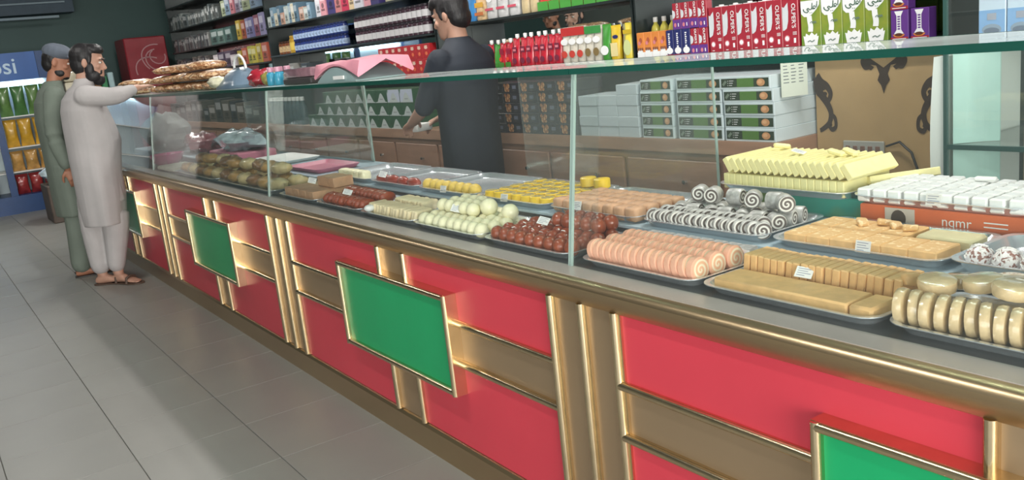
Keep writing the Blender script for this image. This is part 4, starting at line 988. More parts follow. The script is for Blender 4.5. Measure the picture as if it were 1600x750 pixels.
# red tea boxes
pr = MB(); pol(pr, disc2(0, 0.035, 0.018, 0.014), 0); pol(pr, disc2(0, 0.075, 0.024, 0.010), 1); rect(pr, -0.022, 0.022, 0.084, 0.09, 1)
tea = carton_proto('tea_box', 0.098, 0.104, 0.14, mat('tea_red', s(190, 46, 52), 0.35, var=0.05), pr, [mat('tea_orange', s(232, 120, 80)), mat('tea_gold', s(232, 200, 180))])
for r in range(2):
    for i in range(8): stand('tea_box', tea, (-6.36 + i * 0.101, YS, 1.2685 + r * 0.1045), 'red tea box with gold crest, %s row' % ('lower', 'upper')[r], 'box', 'red tea boxes')
goods_row(-8.70, -6.45, 1.2685, [(84, 88, 88), (70, 84, 90), (150, 150, 146), (96, 80, 74), (60, 70, 76)], (0.08, 0.19), (0.10, 0.18), ORD('dim carton on the low shelf of the jar bay, %s'), 'dim cartons low in the jar bay')
# far bay
goods_row(-12.3, -10.75, 1.7555, [(72, 76, 78), (96, 98, 98), (58, 62, 66), (120, 122, 120)], (0.12, 0.17), (0.05, 0.07), 'slim dark packet standing in a row in the far bay, middle shelf', 'slim dark packets, middle far shelf')
goods_row(-12.3, -10.8, 1.4955, [(70, 66, 68), (84, 78, 76), (56, 56, 62), (104, 98, 92)], (0.12, 0.17), (0.05, 0.07), 'slim dark packet standing in a row in the far bay, lower shelf', 'slim dark packets, lower far shelf')
goods_row(-12.3, -10.2, 2.0305, [(96, 102, 102), (72, 80, 82), (120, 126, 124), (84, 88, 86)], (0.12, 0.18), (0.06, 0.10), 'grey packet standing in a row in the far bay, upper shelf', 'grey packets, upper far shelf')
goods_row(-10.7, -9.75, 1.7555, [(70, 96, 92), (84, 108, 102)], (0.15, 0.17), (0.24, 0.30), ORD('wide dull green carton in the far bay, %s'), 'dull green cartons')
goods_row(-9.72, -9.45, 1.7555, [(176, 150, 60), (150, 80, 60)], (0.18, 0.2), (0.12, 0.13), ORD('yellow or rust carton beside the lilac cartons, %s'), 'yellow cartons in the far bay', lim=2)
goods_row(-9.43, -8.85, 1.7555, [(140, 136, 170), (110, 110, 150), (130, 80, 96)], (0.18, 0.22), (0.13, 0.16), ORD('lilac carton at the right end of the far bay, %s'), 'lilac cartons')
goods_row(-10.75, -9.85, 1.4955, [(196, 186, 190), (72, 62, 80), (84, 70, 88)], (0.12, 0.18), (0.18, 0.24), ORD('dark purple or painted-glare white carton low in the far bay, %s'), 'cartons low in the far bay')  # white tone paints a bright reflection spot as a carton
goods_row(-9.80, -8.85, 1.4955, [(170, 150, 60), (176, 90, 70), (160, 160, 70), (190, 176, 70)], (0.14, 0.2), (0.12, 0.18), ORD('yellow or red carton low in the far bay, %s'), 'yellow and red cartons low in the far bay')
goods_row(-10.15, -8.85, 2.0305, [(150, 160, 130), (120, 140, 160), (190, 120, 130), (130, 120, 140), (170, 180, 190)], (0.14, 0.22), (0.12, 0.2), ORD('mixed carton on the upper far shelf, %s'), 'mixed cartons upper far shelf')

# --- ledge goods ------------------------------------------------------------------
YL = 2.955; ZL = 0.8995
C_BOXW = mat('cake_box_white', s(206, 218, 222), 0.45, var=0.03)
pr = MB()
rect(pr, -0.128, 0.128, 0.009, 0.046, 0); rect(pr, -0.04, 0.05, 0.009, 0.046, 1, EPS * 1.5)
pol(pr, disc2(0.088, 0.027, 0.022, 0.0155), 2, EPS * 2.2); pol(pr, disc2(0.084, 0.029, 0.012, 0.008), 3, EPS * 3)
for i in range(3): rect(pr, -0.083, -0.058 - i * 0.004, 0.035 - i * 0.0095, 0.0375 - i * 0.0095, 4, EPS * 2); pol(pr, disc2(-0.09, 0.036 - i * 0.0095, 0.002, 0.002, 6), 4, EPS * 2)
stroke(pr, [(-0.118, 0.018), (-0.100, 0.036)], 0.006, 5, EPS * 2)
cake = carton_proto('cake_box', 0.272, 0.055, 0.305, C_BOXW, pr, [mat('cake_dkgreen', s(44, 62, 44)), mat('cake_green', s(84, 124, 56)), mat('cake_orange', s(206, 150, 104)), mat('cake_orange2', s(226, 176, 130)), C_WHITE, mat('cake_grey', s(120, 136, 120))])
cx = [(-3.135, 0.205), (-2.862, 0.272), (-2.578, 0.272)]
cake_n = carton_proto('cake_box', 0.21, 0.055, 0.305, C_BOXW, None, None)
prn = MB()
for f_i in range(len(pr.f)): pass
pn = pr.mesh('print', [MATS['cake_dkgreen'], MATS['cake_green'], MATS['cake_orange'], MATS['cake_orange2'], C_WHITE, MATS['cake_grey']]); pn.transform(Matrix.Diagonal((0.77, 1, 1, 1)))
cake_n = (cake_n[0], pn)
for c, (x, w) in enumerate(cx):
    for r in range(5):
        stand('cake_box', cake_n if w < 0.25 else cake, (x + (jit(0.003)) - (0.012 if (c == 2 and r == 4) else 0), YL + jit(0.002), ZL + r * 0.0555), 'white cake box with green printed front, %s column, %s box' % (('left', 'middle', 'right')[c], ('bottom', 'second', 'third', 'fourth', 'top')[r]), 'box', 'green and white cake boxes')
wbx = carton_proto('white_box', 0.15, 0.0515, 0.2, mat('plain_box', s(196, 204, 210), 0.45, var=0.04), None, None)
for c in range(3):
    for r in range(4 if c < 2 else 5):
        stand('white_box', wbx, (-3.645 + c * 0.153 + jit(0.002), YL + jit(0.003), ZL + r * 0.052), 'plain white box left of the cake boxes, %s column, %s from bottom' % (('left', 'middle', 'right')[c], nm[r]), 'box', 'plain white boxes')
pr = MB()
M_CK = flake_mat('cookie_print', s(150, 96, 60), s(206, 160, 110), 0.5, 90)
for (a, b, r) in ((-0.05, 0.022, 0.018), (-0.03, 0.04, 0.016), (-0.064, 0.044, 0.012), (-0.028, 0.016, 0.010)): pol(pr, disc2(a, b, r, r * 0.9), 0, EPS * (1 + 10 * r))
rect(pr, 0.012, 0.05, 0.022, 0.042, 1); rect(pr, 0.012, 0.04, 0.012, 0.016, 2)
dark = carton_proto('cookie_box', 0.170, 0.058, 0.18, mat('cookie_dark', s(46, 44, 50), 0.35, var=0.08), pr, [M_CK, mat('cookie_grey', s(100, 104, 120)), mat('cookie_grey2', s(80, 76, 74))])
for c in range(5):
    for r in range(5):
        stand('cookie_box', dark, (-4.51 + c * 0.1725 + (0.0 if r % 2 else 0.006), YL + jit(0.004), ZL + r * 0.0585), 'dark cookie box with biscuit picture, %s column, %s from bottom' % (nm[c], nm[r]), 'box', 'dark cookie boxes')
# green boxes with white peaks
def peak(lav):
    p = MB()
    if lav: rect(p, -0.094, 0.094, 0.002, 0.092, 0)
    pol(p, [(-0.094, 0.006), (-0.062, 0.008), (-0.020, 0.060), (-0.006, 0.070), (0.008, 0.070), (0.024, 0.058), (0.066, 0.008), (0.094, 0.006), (0.094, 0.001), (-0.094, 0.001)], 1, EPS * 1.6)
    rect(p, -0.024, 0.028, 0.022, 0.030, 2, EPS * 2.2)
    pol(p, [(-0.094, 0.092), (-0.075, 0.092), (-0.085, 0.06)], 3, EPS * 1.8)
    return p
pk_m = [mat('lavender_print', s(200, 206, 224)), mat('peak_white', s(198, 206, 204)), mat('peak_grey', s(160, 166, 166)), mat('peak_leaf', s(60, 110, 74))]
pk = carton_proto('tissue_box', 0.193, 0.094, 0.2, mat('tissue_green', s(50, 92, 64), 0.4, var=0.15, scale=8), peak(False), pk_m)
pkl = carton_proto('tissue_box', 0.193, 0.094, 0.2, MATS['tissue_green'], peak(True), pk_m)
for r in range(3):
    for c in range(10):
        if c < r: continue
        stand('tissue_box', pkl if (r == 2 and c > 7) else pk, (-7.40 + c * 0.196, YL, ZL + r * 0.0945), 'green box with white peak print, %s row, %s from left' % (('bottom', 'middle', 'top')[r], nm[c]), 'box', 'green boxes with white peaks')
# bottles and boxes on the far part of the ledge
fb1 = MB().lathe([(0.036, 0), (0.04, 0.01), (0.04, 0.15), (0.018, 0.20), (0.018, 0.215)], 12).mesh('bottle', mat('dim_bottle', s(70, 92, 98), 0.2, var=0.2), 40)
fb2 = MB().lathe([(0.02, 0.214), (0.02, 0.245), (0.017, 0.248)], 10).mesh('cap', C_CAP, 40)
for i in range(9):
    o = put('squash_bottle', fb1, None, (-8.55 + i * 0.1, 3.02, ZL)); tag(o, 'dim bottle with white cap left of the green boxes, %s' % nm[i], 'bottle', 'bottles left of the green boxes'); put('cap', fb2, o)
goods_row(-12.2, -8.7, ZL, [(66, 70, 70), (88, 84, 76), (54, 60, 64), (100, 96, 88)], (0.14, 0.26), (0.18, 0.3), 'dim carton on the far stretch of the ledge', 'dim cartons on the far ledge', y=YL)
# grey cloth and the paper list beside the cake boxes
o = put('grey_cloth', blob_mesh(0.09, 0.07, 0.05, mat('grey_cloth', s(150, 158, 160), 0.8, var=0.1, scale=30, bump=0.3), 21, 0.2), None, (-2.30, 3.02, 0.80)); tag(o, 'crumpled grey cloth at the end of the brown cabinet', 'cloth')

# ------------------------------------------------------------------ ornate cupboard, switchboard, paper list
oc_ = empty('ornate_cupboard', (-2.145, 3.33, 0)); tag(oc_, 'gold-beige cupboard with dark scrollwork panel beside the cake boxes', 'cupboard')
def ocp(n, mb, m, par=None, sm=None):
    me = mb.mesh(n, m, sm); me.transform(Matrix.Translation((2.145, -3.33, 0))); return put(n, me, oc_ if par is None else par)
M_GOLDP = mat('gold_beige_panel', s(178, 148, 104), 0.5, var=0.10, scale=4)
M_ORN = mat('dark_scrollwork', s(58, 44, 36), 0.45)
ocp('body', MB().box(-2.425, -1.865, 3.215, 3.455, 0.0, 1.252), M_WOODD)
dp = ocp('door_panel', MB().box(-2.423, -1.867, 3.20, 3.214, 0.02, 1.248), M_GOLDP)
def scroll(sgn, cx, cz, k):
    m = MB(); y = 3.1985
    P = lambda l: [(cx + sgn * a * k, cz + b * k) for a, b in l]
    stroke(m, smoothp(P([(0.0, 1.0), (0.25, 0.75), (0.55, 0.62), (0.75, 0.35), (0.62, 0.1), (0.4, 0.15), (0.42, 0.35), (0.55, 0.32)])), [0.17 - 0.0035 * i for i in range(36)], 0, y)
    stroke(m, smoothp(P([(0.0, 0.9), (0.05, 0.5), (0.25, 0.3), (0.55, 0.0), (0.75, -0.35), (0.65, -0.7), (0.35, -0.9), (0.1, -1.0)])), [0.20 - 0.0035 * i for i in range(36)], 0, y - 0.0005)
    stroke(m, smoothp(P([(0.75, -0.4), (0.98, -0.55), (1.0, -0.85), (0.78, -0.95), (0.65, -0.8), (0.78, -0.72)])), 0.085, 0, y - 0.001)
    m.poly([(a, y - 0.0007, b) for a, b in P([(0, 1.05), (0.35, 0.72), (0.5, 0.5), (0.2, 0.42), (0.0, 0.5)])], 0)
    return m
def scaled_stroke(fn, *a): return fn(*a)
# strokes use absolute half-widths: build the motifs at unit size, then scale down
def motif(sgn, cx, cz, k):
    m = scroll(sgn, 0, 0, 1.0); out = MB()
    out.add([(cx + v[0] * k * 0.75, 3.1985 + (v[1] - 3.1985) * 1.0, cz + v[2] * k) for v in m.v], m.f)
    return out
ocp('scrollwork', motif(1, -2.415, 1.03, 0.115), M_ORN, dp)
ocp('scrollwork', motif(-1, -1.875, 1.03, 0.115), M_ORN, dp)
cm = MB(); cxx, czz = -2.105, 1.155
for sgn in (1, -1):
    P = lambda l: [(cxx + sgn * a * 0.09, czz + b * 0.06) for a, b in l]
    cm.poly([(a, 3.198, b) for a, b in P([(0, 0.2), (0.3, 0.5), (0.7, 0.9), (1.0, 0.75), (0.95, 0.3), (0.6, 0.05), (0.45, 0.25), (0.62, 0.42), (0.35, 0.35), (0.2, -0.2), (0.3, -0.6), (0.12, -0.95), (0, -1.5)])])
    st = MB(); stroke(cm, smoothp(P([(0.15, 0.9), (0.4, 1.1), (0.75, 1.05), (1.05, 0.7), (0.9, 0.2), (0.6, 0.3)])), 0.006, 0, 3.1975)
ocp('scrollwork', cm, M_ORN, dp)
sw = empty('switchboard', (-2.195, 3.19, 0.77)); tag(sw, 'grey switchboard plate with sockets low on the ornate cupboard', 'switchboard')
put('plate', MB().rbox(0.185, 0.012, 0.105, 0.003, 0, Matrix.Translation((0, 0, 0.055))).mesh('plate', mat('switch_grey', s(168, 168, 160), 0.4)), sw)
skm = MB().rbox(0.020, 0.006, 0.022, 0.002).mesh('socket', mat('switch_brown', s(126, 96, 84), 0.4))
for i in range(5):
    for j in range(2): put('socket', skm, sw, (-0.068 + i * 0.034, -0.008, 0.035 + j * 0.042))
o = put('power_cable', MB().tube([(-2.09, 3.185, 0.86), (-2.03, 3.18, 0.88), (-1.98, 3.18, 0.84), (-1.95, 3.18, 0.76), (-1.93, 3.18, 0.66), (-1.93, 3.18, 0.45)], 0.005, 6).mesh('cable', M_BLACK, 60)); tag(o, 'black cable looping from the grey switchboard', 'cable')
pl_ = MB().box(-0.058, 0.058, -0.0015, 0, -0.155, 0.0, 0)
for r in range(7):
    for c in range(3):
        x0 = -0.048 + c * 0.034
        rect(pl_, x0, x0 + random.uniform(0.014, 0.026), -0.018 - r * 0.0135, -0.0145 - r * 0.0135, 1, -0.0022)
o = put('price_list', pl_.mesh('list', [mat('list_paper', s(204, 210, 196), 0.6), mat('list_ink', s(96, 104, 110), 0.6)]), None, (-2.405, 3.04, 1.235), (0, 0, 1.15)); tag(o, 'handwritten paper list hanging beside the cake boxes', 'paper')

# ------------------------------------------------------------------ glass showcase behind the near end
gs = empty('glass_showcase', (-1.1, 3.0, 0)); tag(gs, 'tall glass showcase with dark frame behind the near end of the counter', 'showcase')
def gsp(n, mb, m, par=None, sm=None):
    me = mb.mesh(n, m, sm); me.transform(Matrix.Translation((1.1, -3.0, 0))); return put(n, me, gs if par is None else par)
M_FRM = mat('case_frame', s(52, 82, 78), 0.3)
M_OLIVE = mat('case_back', s(92, 92, 80), 0.35, var=0.15, scale=3)
GX0, GX1, GY0, GY1 = -1.625, -0.45, 2.79, 3.30
for (x, y) in ((GX0, GY0), (GX1, GY0), (GX0, GY1), (GX1, GY1)): gsp('post', MB().box(x, x + 0.012, y, y + 0.012, 0, 2.05), M_FRM)
gsp('back_panel', MB().box(GX0 + 0.013, GX1 - 0.001, GY1 - 0.015, GY1 - 0.002, 0.02, 2.05), M_OLIVE)
gsp('base', MB().box(GX0, GX1 + 0.012, GY0 + 0.0, GY1 + 0.012, 0.0, 0.55), M_WOODD)
gsp('glass_shelf', MB().box(GX0 + 0.013, GX1 - 0.001, GY0 + 0.013, GY1 - 0.017, 0.930, 0.938), M_GLASST)
gsp('shelf_bar', MB().box(GX0 + 0.013, GX1 - 0.001, GY0, GY0 + 0.012, 0.926, 0.942), M_FRM)
gsp('glass_shelf', MB().box(GX0 + 0.013, GX1 - 0.001, GY0 + 0.013, GY1 - 0.017, 1.262, 1.272), M_GLASST)
gsp('front_pane', MB().box(GX0 + 0.013, GX1 - 0.001, GY0 + 0.004, GY0 + 0.009, 0.551, 2.05), M_GLASS)
gsp('mullion', MB().box(-1.375, -1.355, GY0 + 0.01, GY0 + 0.022, 0.55, 1.26), mat('beige_mullion', s(150, 146, 118), 0.4))
gsp('top', MB().box(GX0, GX1 + 0.012, GY0, GY1 + 0.012, 2.05, 2.07), M_FRM)
ms = MB(); ring = []
for i in range(9):
    t = i / 8; ring.append((GX0 + 0.016 + 0.10 * t, 2.82 + 0.10 * t + 0.012 * math.sin(t * PI)))
ms.loft([[(a, b, z) for a, b in ring] + [(a, b + 0.004, z) for a, b in reversed(ring)] for z in (0.552, 0.925)])
o = put('foam_sheet', ms.mesh('sheet', mat('mint_sheet', s(200, 240, 230), 0.4, var=0.03))); tag(o, 'pale mint sheet standing in the lower part of the glass showcase', 'sheet')
ms = MB(); ms.loft([[(a, b, z) for a, b in ring] + [(a, b + 0.004, z) for a, b in reversed(ring)] for z in (0.939, 1.258)])
o = put('foam_sheet', ms.mesh('sheet', MATS['mint_sheet'])); tag(o, 'pale mint sheet standing in the upper part of the glass showcase', 'sheet')
ms = MB(); ring = []
for i in range(9):
    t = i / 8; ring.append((2.60 + 0.18 * t, -1.685 + 0.05 * math.sin(t * PI)))
gsp('side_board', MB().loft([[(-1.655 - 0.022 * math.sin(PI * i / 10), 2.80, 0.55 + 0.075 * i), (-1.630, 2.80, 0.55 + 0.075 * i), (-1.630, 3.29, 0.55 + 0.075 * i), (-1.655 - 0.022 * math.sin(PI * i / 10), 3.29, 0.55 + 0.075 * i)] for i in range(10)]), mat('white_sheet', s(222, 230, 224), 0.4), None, 40)
o = put('stool_block', MB().rbox(0.06, 0.45, 0.54, 0.004, 0, Matrix.Translation((-1.66, 3.04, 0.275))).mesh('block', M_WOODD)); tag(o, 'dark block under the bowed white board', 'block')
pr = MB()
rect(pr, -0.04, 0.04, 0.0, 0.085, 0); pol(pr, disc2(0, 0.026, 0.030, 0.017), 1, EPS * 2); pol(pr, disc2(0, 0.022, 0.024, 0.010), 2, EPS * 3)
rect(pr, -0.014, 0.014, 0.055, 0.075, 3, EPS * 2); stroke(pr, smoothp([(-0.03, 0.15), (-0.01, 0.165), (0.01, 0.16), (0.032, 0.182)]), 0.002, 3, EPS * 2)
lb_ = carton_proto('blue_white_carton', 0.083, 0.24, 0.06, mat('ice_white', s(206, 222, 238), 0.35, var=0.04), pr, [mat('ice_blue', s(140, 180, 224)), mat('ice_grey', s(150, 166, 184)), mat('ice_dark', s(116, 128, 146)), mat('ice_tan', s(168, 172, 186))])
for i in range(4): stand('blue_white_carton', lb_, (-1.485 + i * 0.087, GY0 + 0.03, 1.2725), 'pale blue and white carton in the glass showcase, %s' % ('leftmost', 'second', 'third', 'rightmost')[i], 'carton', 'pale blue cartons')

# ------------------------------------------------------------------ things standing on the glass top
ZT = 1.3370
M_COOK = flake_mat('cookie_pack', s(150, 104, 70), s(214, 180, 140), 0.48, 55, 0.36, 0.4)
ck = [blob_mesh(0.098, 0.125, 0.030, M_COOK, 60 + i, 0.10, 24, 11) for i in range(5)]
for i, x in enumerate((-7.80, -7.58, -6.72, -6.50, -6.28, -6.06, -5.84, -5.62, -5.395)):
    for r in range((2, 2, 2, 3, 3, 2, 3, 3, 2)[i]):
        o = put('cookie_packet', ck[(i * 2 + r) % 5], None, (x + jit(.006), 1.635 + jit(.01), ZT + 0.0265 + r * 0.0605), (jit(.015), jit(.015), jit(.1) + (PI if r % 2 else 0)))
        tag(o, 'clear-wrapped packet of brown cookies, %s, %s' % (('farthest stack behind the bearded man', 'stack just behind the bearded man', 'first stack from his hands', 'second stack from his hands', 'third stack from his hands', 'fourth stack from his hands', 'fifth stack from his hands', 'sixth stack from his hands', 'stack next to the carry bag')[i], ('bottom', 'middle', 'top')[r]), 'packet', 'cookie packets on the glass top')
bg_ = empty('carry_bag', (-5.03, 1.63, ZT)); tag(bg_, 'blue-grey carry bag with white loop handle on the glass top', 'bag')
bb_ = MB(); rings = []
for t, kx, ky in ((0, 1, 1), (0.15, 1.03, 1.02), (0.5, 0.75, 0.75), (0.8, 0.45, 0.45), (1.0, 0.25, 0.2)):
    rings.append([Vector((0.22 * kx * math.copysign(abs(math.cos(2 * PI * j / 16)) ** 0.6, math.cos(2 * PI * j / 16)), 0.12 * ky * math.copysign(abs(math.sin(2 * PI * j / 16)) ** 0.6, math.sin(2 * PI * j / 16)), 0.11 * t)) for j in range(16)])
put('bag_body', bb_.loft(rings).mesh('body', mat('bluegrey_bag', s(104, 124, 142), 0.3, var=0.15, scale=6, bump=0.4), 50), bg_)
put('handle', MB().tube([(-0.10 + 0.10 * (1 - math.cos(PI * i / 12)), 0, 0.10 + 0.075 * math.sin(PI * i / 12)) for i in range(13)], 0.007, 8).mesh('handle', M_WHITE, 60), bg_)
put('contents', blob_mesh(0.10, 0.05, 0.035, mat('cream_content', s(206, 204, 176), 0.4, var=0.3, scale=30), 71, 0.2), bg_, (-0.14, -0.095, 0.04))
o = put('red_packet', blob_mesh(0.065, 0.09, 0.05, mat('crumpled_red', s(150, 36, 50), 0.25, var=0.3, scale=20, coat=0.5, bump=0.5), 72, 0.25), None, (-4.655, 1.63, ZT + 0.041)); tag(o, 'crumpled dark red packet on the glass top', 'packet')
o = put('olive_packet', blob_mesh(0.032, 0.05, 0.04, mat('olive_packet', s(140, 130, 70), 0.3, var=0.3, scale=20, coat=0.4), 73, 0.2), None, (-4.54, 1.62, ZT + 0.033)); tag(o, 'small olive packet between the red packet and blue bottles', 'packet')
bt = MB().lathe([(0.020, 0), (0.023, 0.005), (0.023, 0.055), (0.014, 0.066)], 12).mesh('bottle', mat('aqua_bottle', s(70, 160, 190), 0.25), 40)
bc = MB().lathe([(0.015, 0.066), (0.017, 0.068), (0.017, 0.088), (0.014, 0.09)], 12).mesh('cap', mat('pink_cap', s(206, 150, 170), 0.3), 40)
for i in range(4):
    o = put('aqua_bottle', bt, None, (-4.475 + i * 0.052, 1.60 + 0.03 * (i % 2), ZT)); tag(o, 'small aqua bottle with pink cap on the glass top, %s' % ('leftmost', 'second', 'third', 'rightmost')[i], 'bottle', 'aqua bottles'); put('cap', bc, o)
cl_ = empty('sweet_tray', (-3.96, 1.63, ZT)); tag(cl_, 'dark tray pack with shiny wrapped top left of the pink scale', 'tray')
put('base', MB().rbox(0.34, 0.20, 0.030, 0.006, 0, Matrix.Translation((0, 0, 0.0155))).mesh('base', mat('dark_plastic', s(64, 60, 60), 0.35)), cl_)
put('wrapped_lid', MB().rbox(0.33, 0.19, 0.042, 0.012, 0, Matrix.Translation((0, 0, 0.052)), 2).mesh('lid', mat('mauve_film', s(150, 112, 122), 0.18, var=0.3, scale=12, coat=0.8, bump=0.4), 40), cl_)
o = put('white_box_small', MB().rbox(0.08, 0.10, 0.055, 0.004).mesh('box', mat('greywhite', s(176, 182, 176), 0.4, var=0.15)), None, (-4.21, 1.63, ZT + 0.028)); tag(o, 'small grey-white box beside the dark tray pack', 'box')
# weighing scale with a pink cloth
sc = empty('weighing_scale', (-3.45, 1.62, ZT)); tag(sc, 'grey arched weighing scale covered by a pink cloth', 'scale')
ar = [(-0.19, 0.0)] + [(-0.19 + 0.38 * i / 12, 0.006 + 0.055 * math.sin(PI * i / 12)) for i in range(13)] + [(0.19, 0.0)]
put('body', MB().prism(ar, 'y', -0.12, 0.10).mesh('body', mat('scale_grey', s(150, 172, 172), 0.3)), sc)
ckp = MB(); rings = []
for i in range(9):
    t = -1 + 2 * i / 8
    zt = 0.078 + 0.006 * math.sin(3 * t); zb = 0.05 * math.sin(PI * (i / 8)) + 0.012
    rings.append([Vector((0.215 * t + 0.02, y, z)) for y, z in ((-0.128, zb + 0.004), (-0.132, zb + 0.012), (-0.115, zt), (0.0, zt + 0.010), (0.10, zt), (0.118, zb + 0.012), (0.112, zb + 0.004), (0.0, max(zb + 0.004, zt - 0.004)))])
put('cloth', ckp.loft(rings).mesh('cloth', mat('pink_cloth', s(226, 150, 166), 0.7, var=0.08, scale=12, bump=0.3), 50), sc)
put('display', MB().box(-0.01, 0.09, -0.127, -0.121, 0.012, 0.026).mesh('display', M_WHITE), sc)

# ------------------------------------------------------------------ far end: coolers and cartons
def facing_x(x, y, z, sx=1.0, sy=1.0):
    return Matrix(((0, 0, 1, x), (sx, 0, 0, y), (0, sy, 0, z), (0, 0, 0, 1)))
cl = empty('blue_cooler', (-12.9, 0.85, 0)); tag(cl, 'blue drinks cooler with lit interior and white lettering at the far wall', 'cooler')
def clp(n, mb, m, par=None, sm=None):
    me = mb.mesh(n, m, sm); me.transform(Matrix.Translation((12.9, -0.85, 0))); return put(n, me, cl if par is None else par)
M_BLUE = mat('cooler_blue', s(30, 66, 116), 0.35, var=0.06)
M_BLUE2 = mat('cooler_sign', s(36, 88, 158), 0.3, var=0.15, scale=2)
KX0, KX1, KY0, KY1 = -13.25, -12.62, -0.1, 1.78
clp('back', MB().box(KX0, KX0 + 0.04, KY0, KY1, 0.0, 1.95), mat('cooler_inner', s(214, 232, 240), 0.4))
for y in (KY0, KY1 - 0.05): clp('side', MB().box(KX0 + 0.041, KX1, y, y + 0.05, 0.0, 1.95), M_BLUE)
clp('base', MB().box(KX0 + 0.041, KX1, KY0 + 0.051, KY1 - 0.051, 0.0, 0.22), M_BLUE)
sg = clp('sign', MB().box(KX0 + 0.041, KX1 + 0.02, KY0 + 0.051, 1.57, 1.62, 1.95), M_BLUE2)
clp('hood', MB().box(KX0 + 0.041, KX1, 1.575, KY1 - 0.051, 1.62, 1.95), M_BLUE)
tx = MB(); vs, fs = text_geo('pepsi', 0.27, 0.002); art(tx, vs, fs, facing_x(KX1 + 0.023, 1.07, 1.785))
clp('lettering', tx, mat('sign_white', s(190, 214, 232), 0.4), sg)
clp('post', MB().box(KX1 - 0.05, KX1, 0.98, 1.06, 0.221, 1.619), M_BLUE)
for z in (0.50, 0.80, 1.18): clp('shelf', MB().box(KX0 + 0.041, KX1 - 0.055, KY0 + 0.051, KY1 - 0.051, z, z + 0.012), M_WHITE)
clp('lamp', MB().box(KX0 + 0.05, KX0 + 0.08, KY0 + 0.1, KY1 - 0.1, 1.57, 1.60), mat('cooler_glow', (0.8, 0.95, 1.0), emit=9))
def bag_mesh(w, h, d, m, seed):
    # pillow bag standing up, facing +X: crimped top and bottom edges, creased belly
    rnd = random.Random(seed); rings = []
    for i in range(11):
        u = i / 10; b = max(0.05, math.sin(PI * min(1, max(0, (u - 0.03) / 0.94))) ** 0.55)
        ring = []
        for j in range(20):
            a = 2 * PI * j / 20; ca, sa = math.cos(a), math.sin(a)
            cr = 1 + rnd.uniform(-0.14, 0.14) * b
            ring.append(Vector((d / 2 * b * ca * cr, w / 2 * (1.06 - 0.14 * b) * math.copysign(abs(sa) ** 0.7, sa), h * u)))
        rings.append(ring)
    return MB().loft(rings).mesh('bag', m, 35)
def bag_row(z, h, cols, lab, n=4):
    for i in range(n):
        y = 1.145 + i * 0.163
        o = put('snack_bag', bag_mesh(0.148, h, 0.11, cols[i % len(cols)], int(z * 100) + i), None, (-12.80 + 0.02 * (i % 2), y, z), (0, 0.10, jit(.15))); tag(o, lab % ('leftmost', 'second', 'third', 'rightmost')[i], 'bag', 'snack bags in the cooler')
bag_row(1.193, 0.36, [mat('chip_green', s(92, 128, 66), 0.3, var=0.3, scale=9, coat=0.4), mat('chip_green2', s(70, 116, 62), 0.3, var=0.25, scale=9, coat=0.4)], 'green crisp bag on the top shelf of the blue cooler, %s')
bag_row(0.813, 0.34, [mat('chip_yellow', s(206, 160, 50), 0.3, var=0.25, scale=9, coat=0.4)], 'yellow crisp bag on the middle shelf of the blue cooler, %s')
bag_row(0.513, 0.25, [mat('chip_tan', s(190, 146, 80), 0.3, var=0.3, scale=14, coat=0.4)], 'tan crisp bag on the lower shelf of the blue cooler, %s')
bag_row(0.222, 0.25, [mat('chip_red', s(150, 50, 50), 0.3, var=0.3, scale=14, coat=0.4)], 'red crisp bag at the bottom of the blue cooler, %s')
gb_ = MB().lathe([(0.03, 0), (0.034, 0.01), (0.034, 0.14), (0.014, 0.2), (0.014, 0.23)], 10).mesh('bottle', mat('green_soda', s(70, 140, 90), 0.2), 40)
for i in range(8):
    o = put('soda_bottle', gb_, None, (-12.78, 0.1 + i * 0.105, 0.222)); tag(o, 'green soda bottle low in the blue cooler, %s' % ('first from the wall end', 'second from the wall end', 'third from the wall end', 'fourth from the wall end', 'fourth from the post', 'third from the post', 'second from the post', 'beside the post')[i], 'bottle', 'soda bottles in the cooler')
# dim cabinet with packs between the coolers
cb_ = put('low_cabinet', MB().rbox(0.45, 0.62, 1.40, 0.01, 0, Matrix.Translation((0, 0, 0.70))).mesh('cab', mat('dim_cab', s(52, 62, 64), 0.5)), None, (-12.75, 2.12, 0)); tag(cb_, 'dim low cabinet between the blue and red coolers', 'cabinet')
cpk = MB().rbox(0.22, 0.22, 0.13, 0.03, 0, None, 2).mesh('pack', mat('cream_bundle', s(206, 198, 172), 0.35, var=0.2, scale=10, coat=0.4), 40)
for r in range(3):
    o = put('cream_pack', cpk, None, (-12.68, 1.94, 1.40 + 0.066 + r * 0.1315)); tag(o, 'cream bundle stacked behind the man in the cap, %s' % ('bottom', 'middle', 'top')[r], 'bundle', 'cream bundles')
for i, (y, h, c) in enumerate([(2.22, 0.34, (150, 110, 74)), (2.305, 0.16, (60, 140, 90)), (2.39, 0.2, (176, 206, 210))]):
    o = put('shop_pack', MB().rbox(0.16, 0.07, h, 0.012).mesh('pack', mat('shop_pack_%d' % i, s(*c), 0.4, var=0.15)), None, (-12.66, y, 1.40 + h / 2 + 0.0005)); tag(o, ('brown pack beside the bearded man', 'small green pack beside the brown pack', 'pale glassy pack beside the small green pack')[i], 'pack')
rc = empty('red_cooler', (-12.75, 2.86, 0)); tag(rc, 'dark red cooler with pale swirl print beside the far shelves', 'cooler')
M_RC = mat('cooler_red', s(132, 36, 46), 0.35, var=0.06)
put('body', MB().rbox(0.55, 0.52, 2.0, 0.012, 0, Matrix.Translation((0, 0, 1.0))).mesh('body', M_RC), rc)
swm = MB()
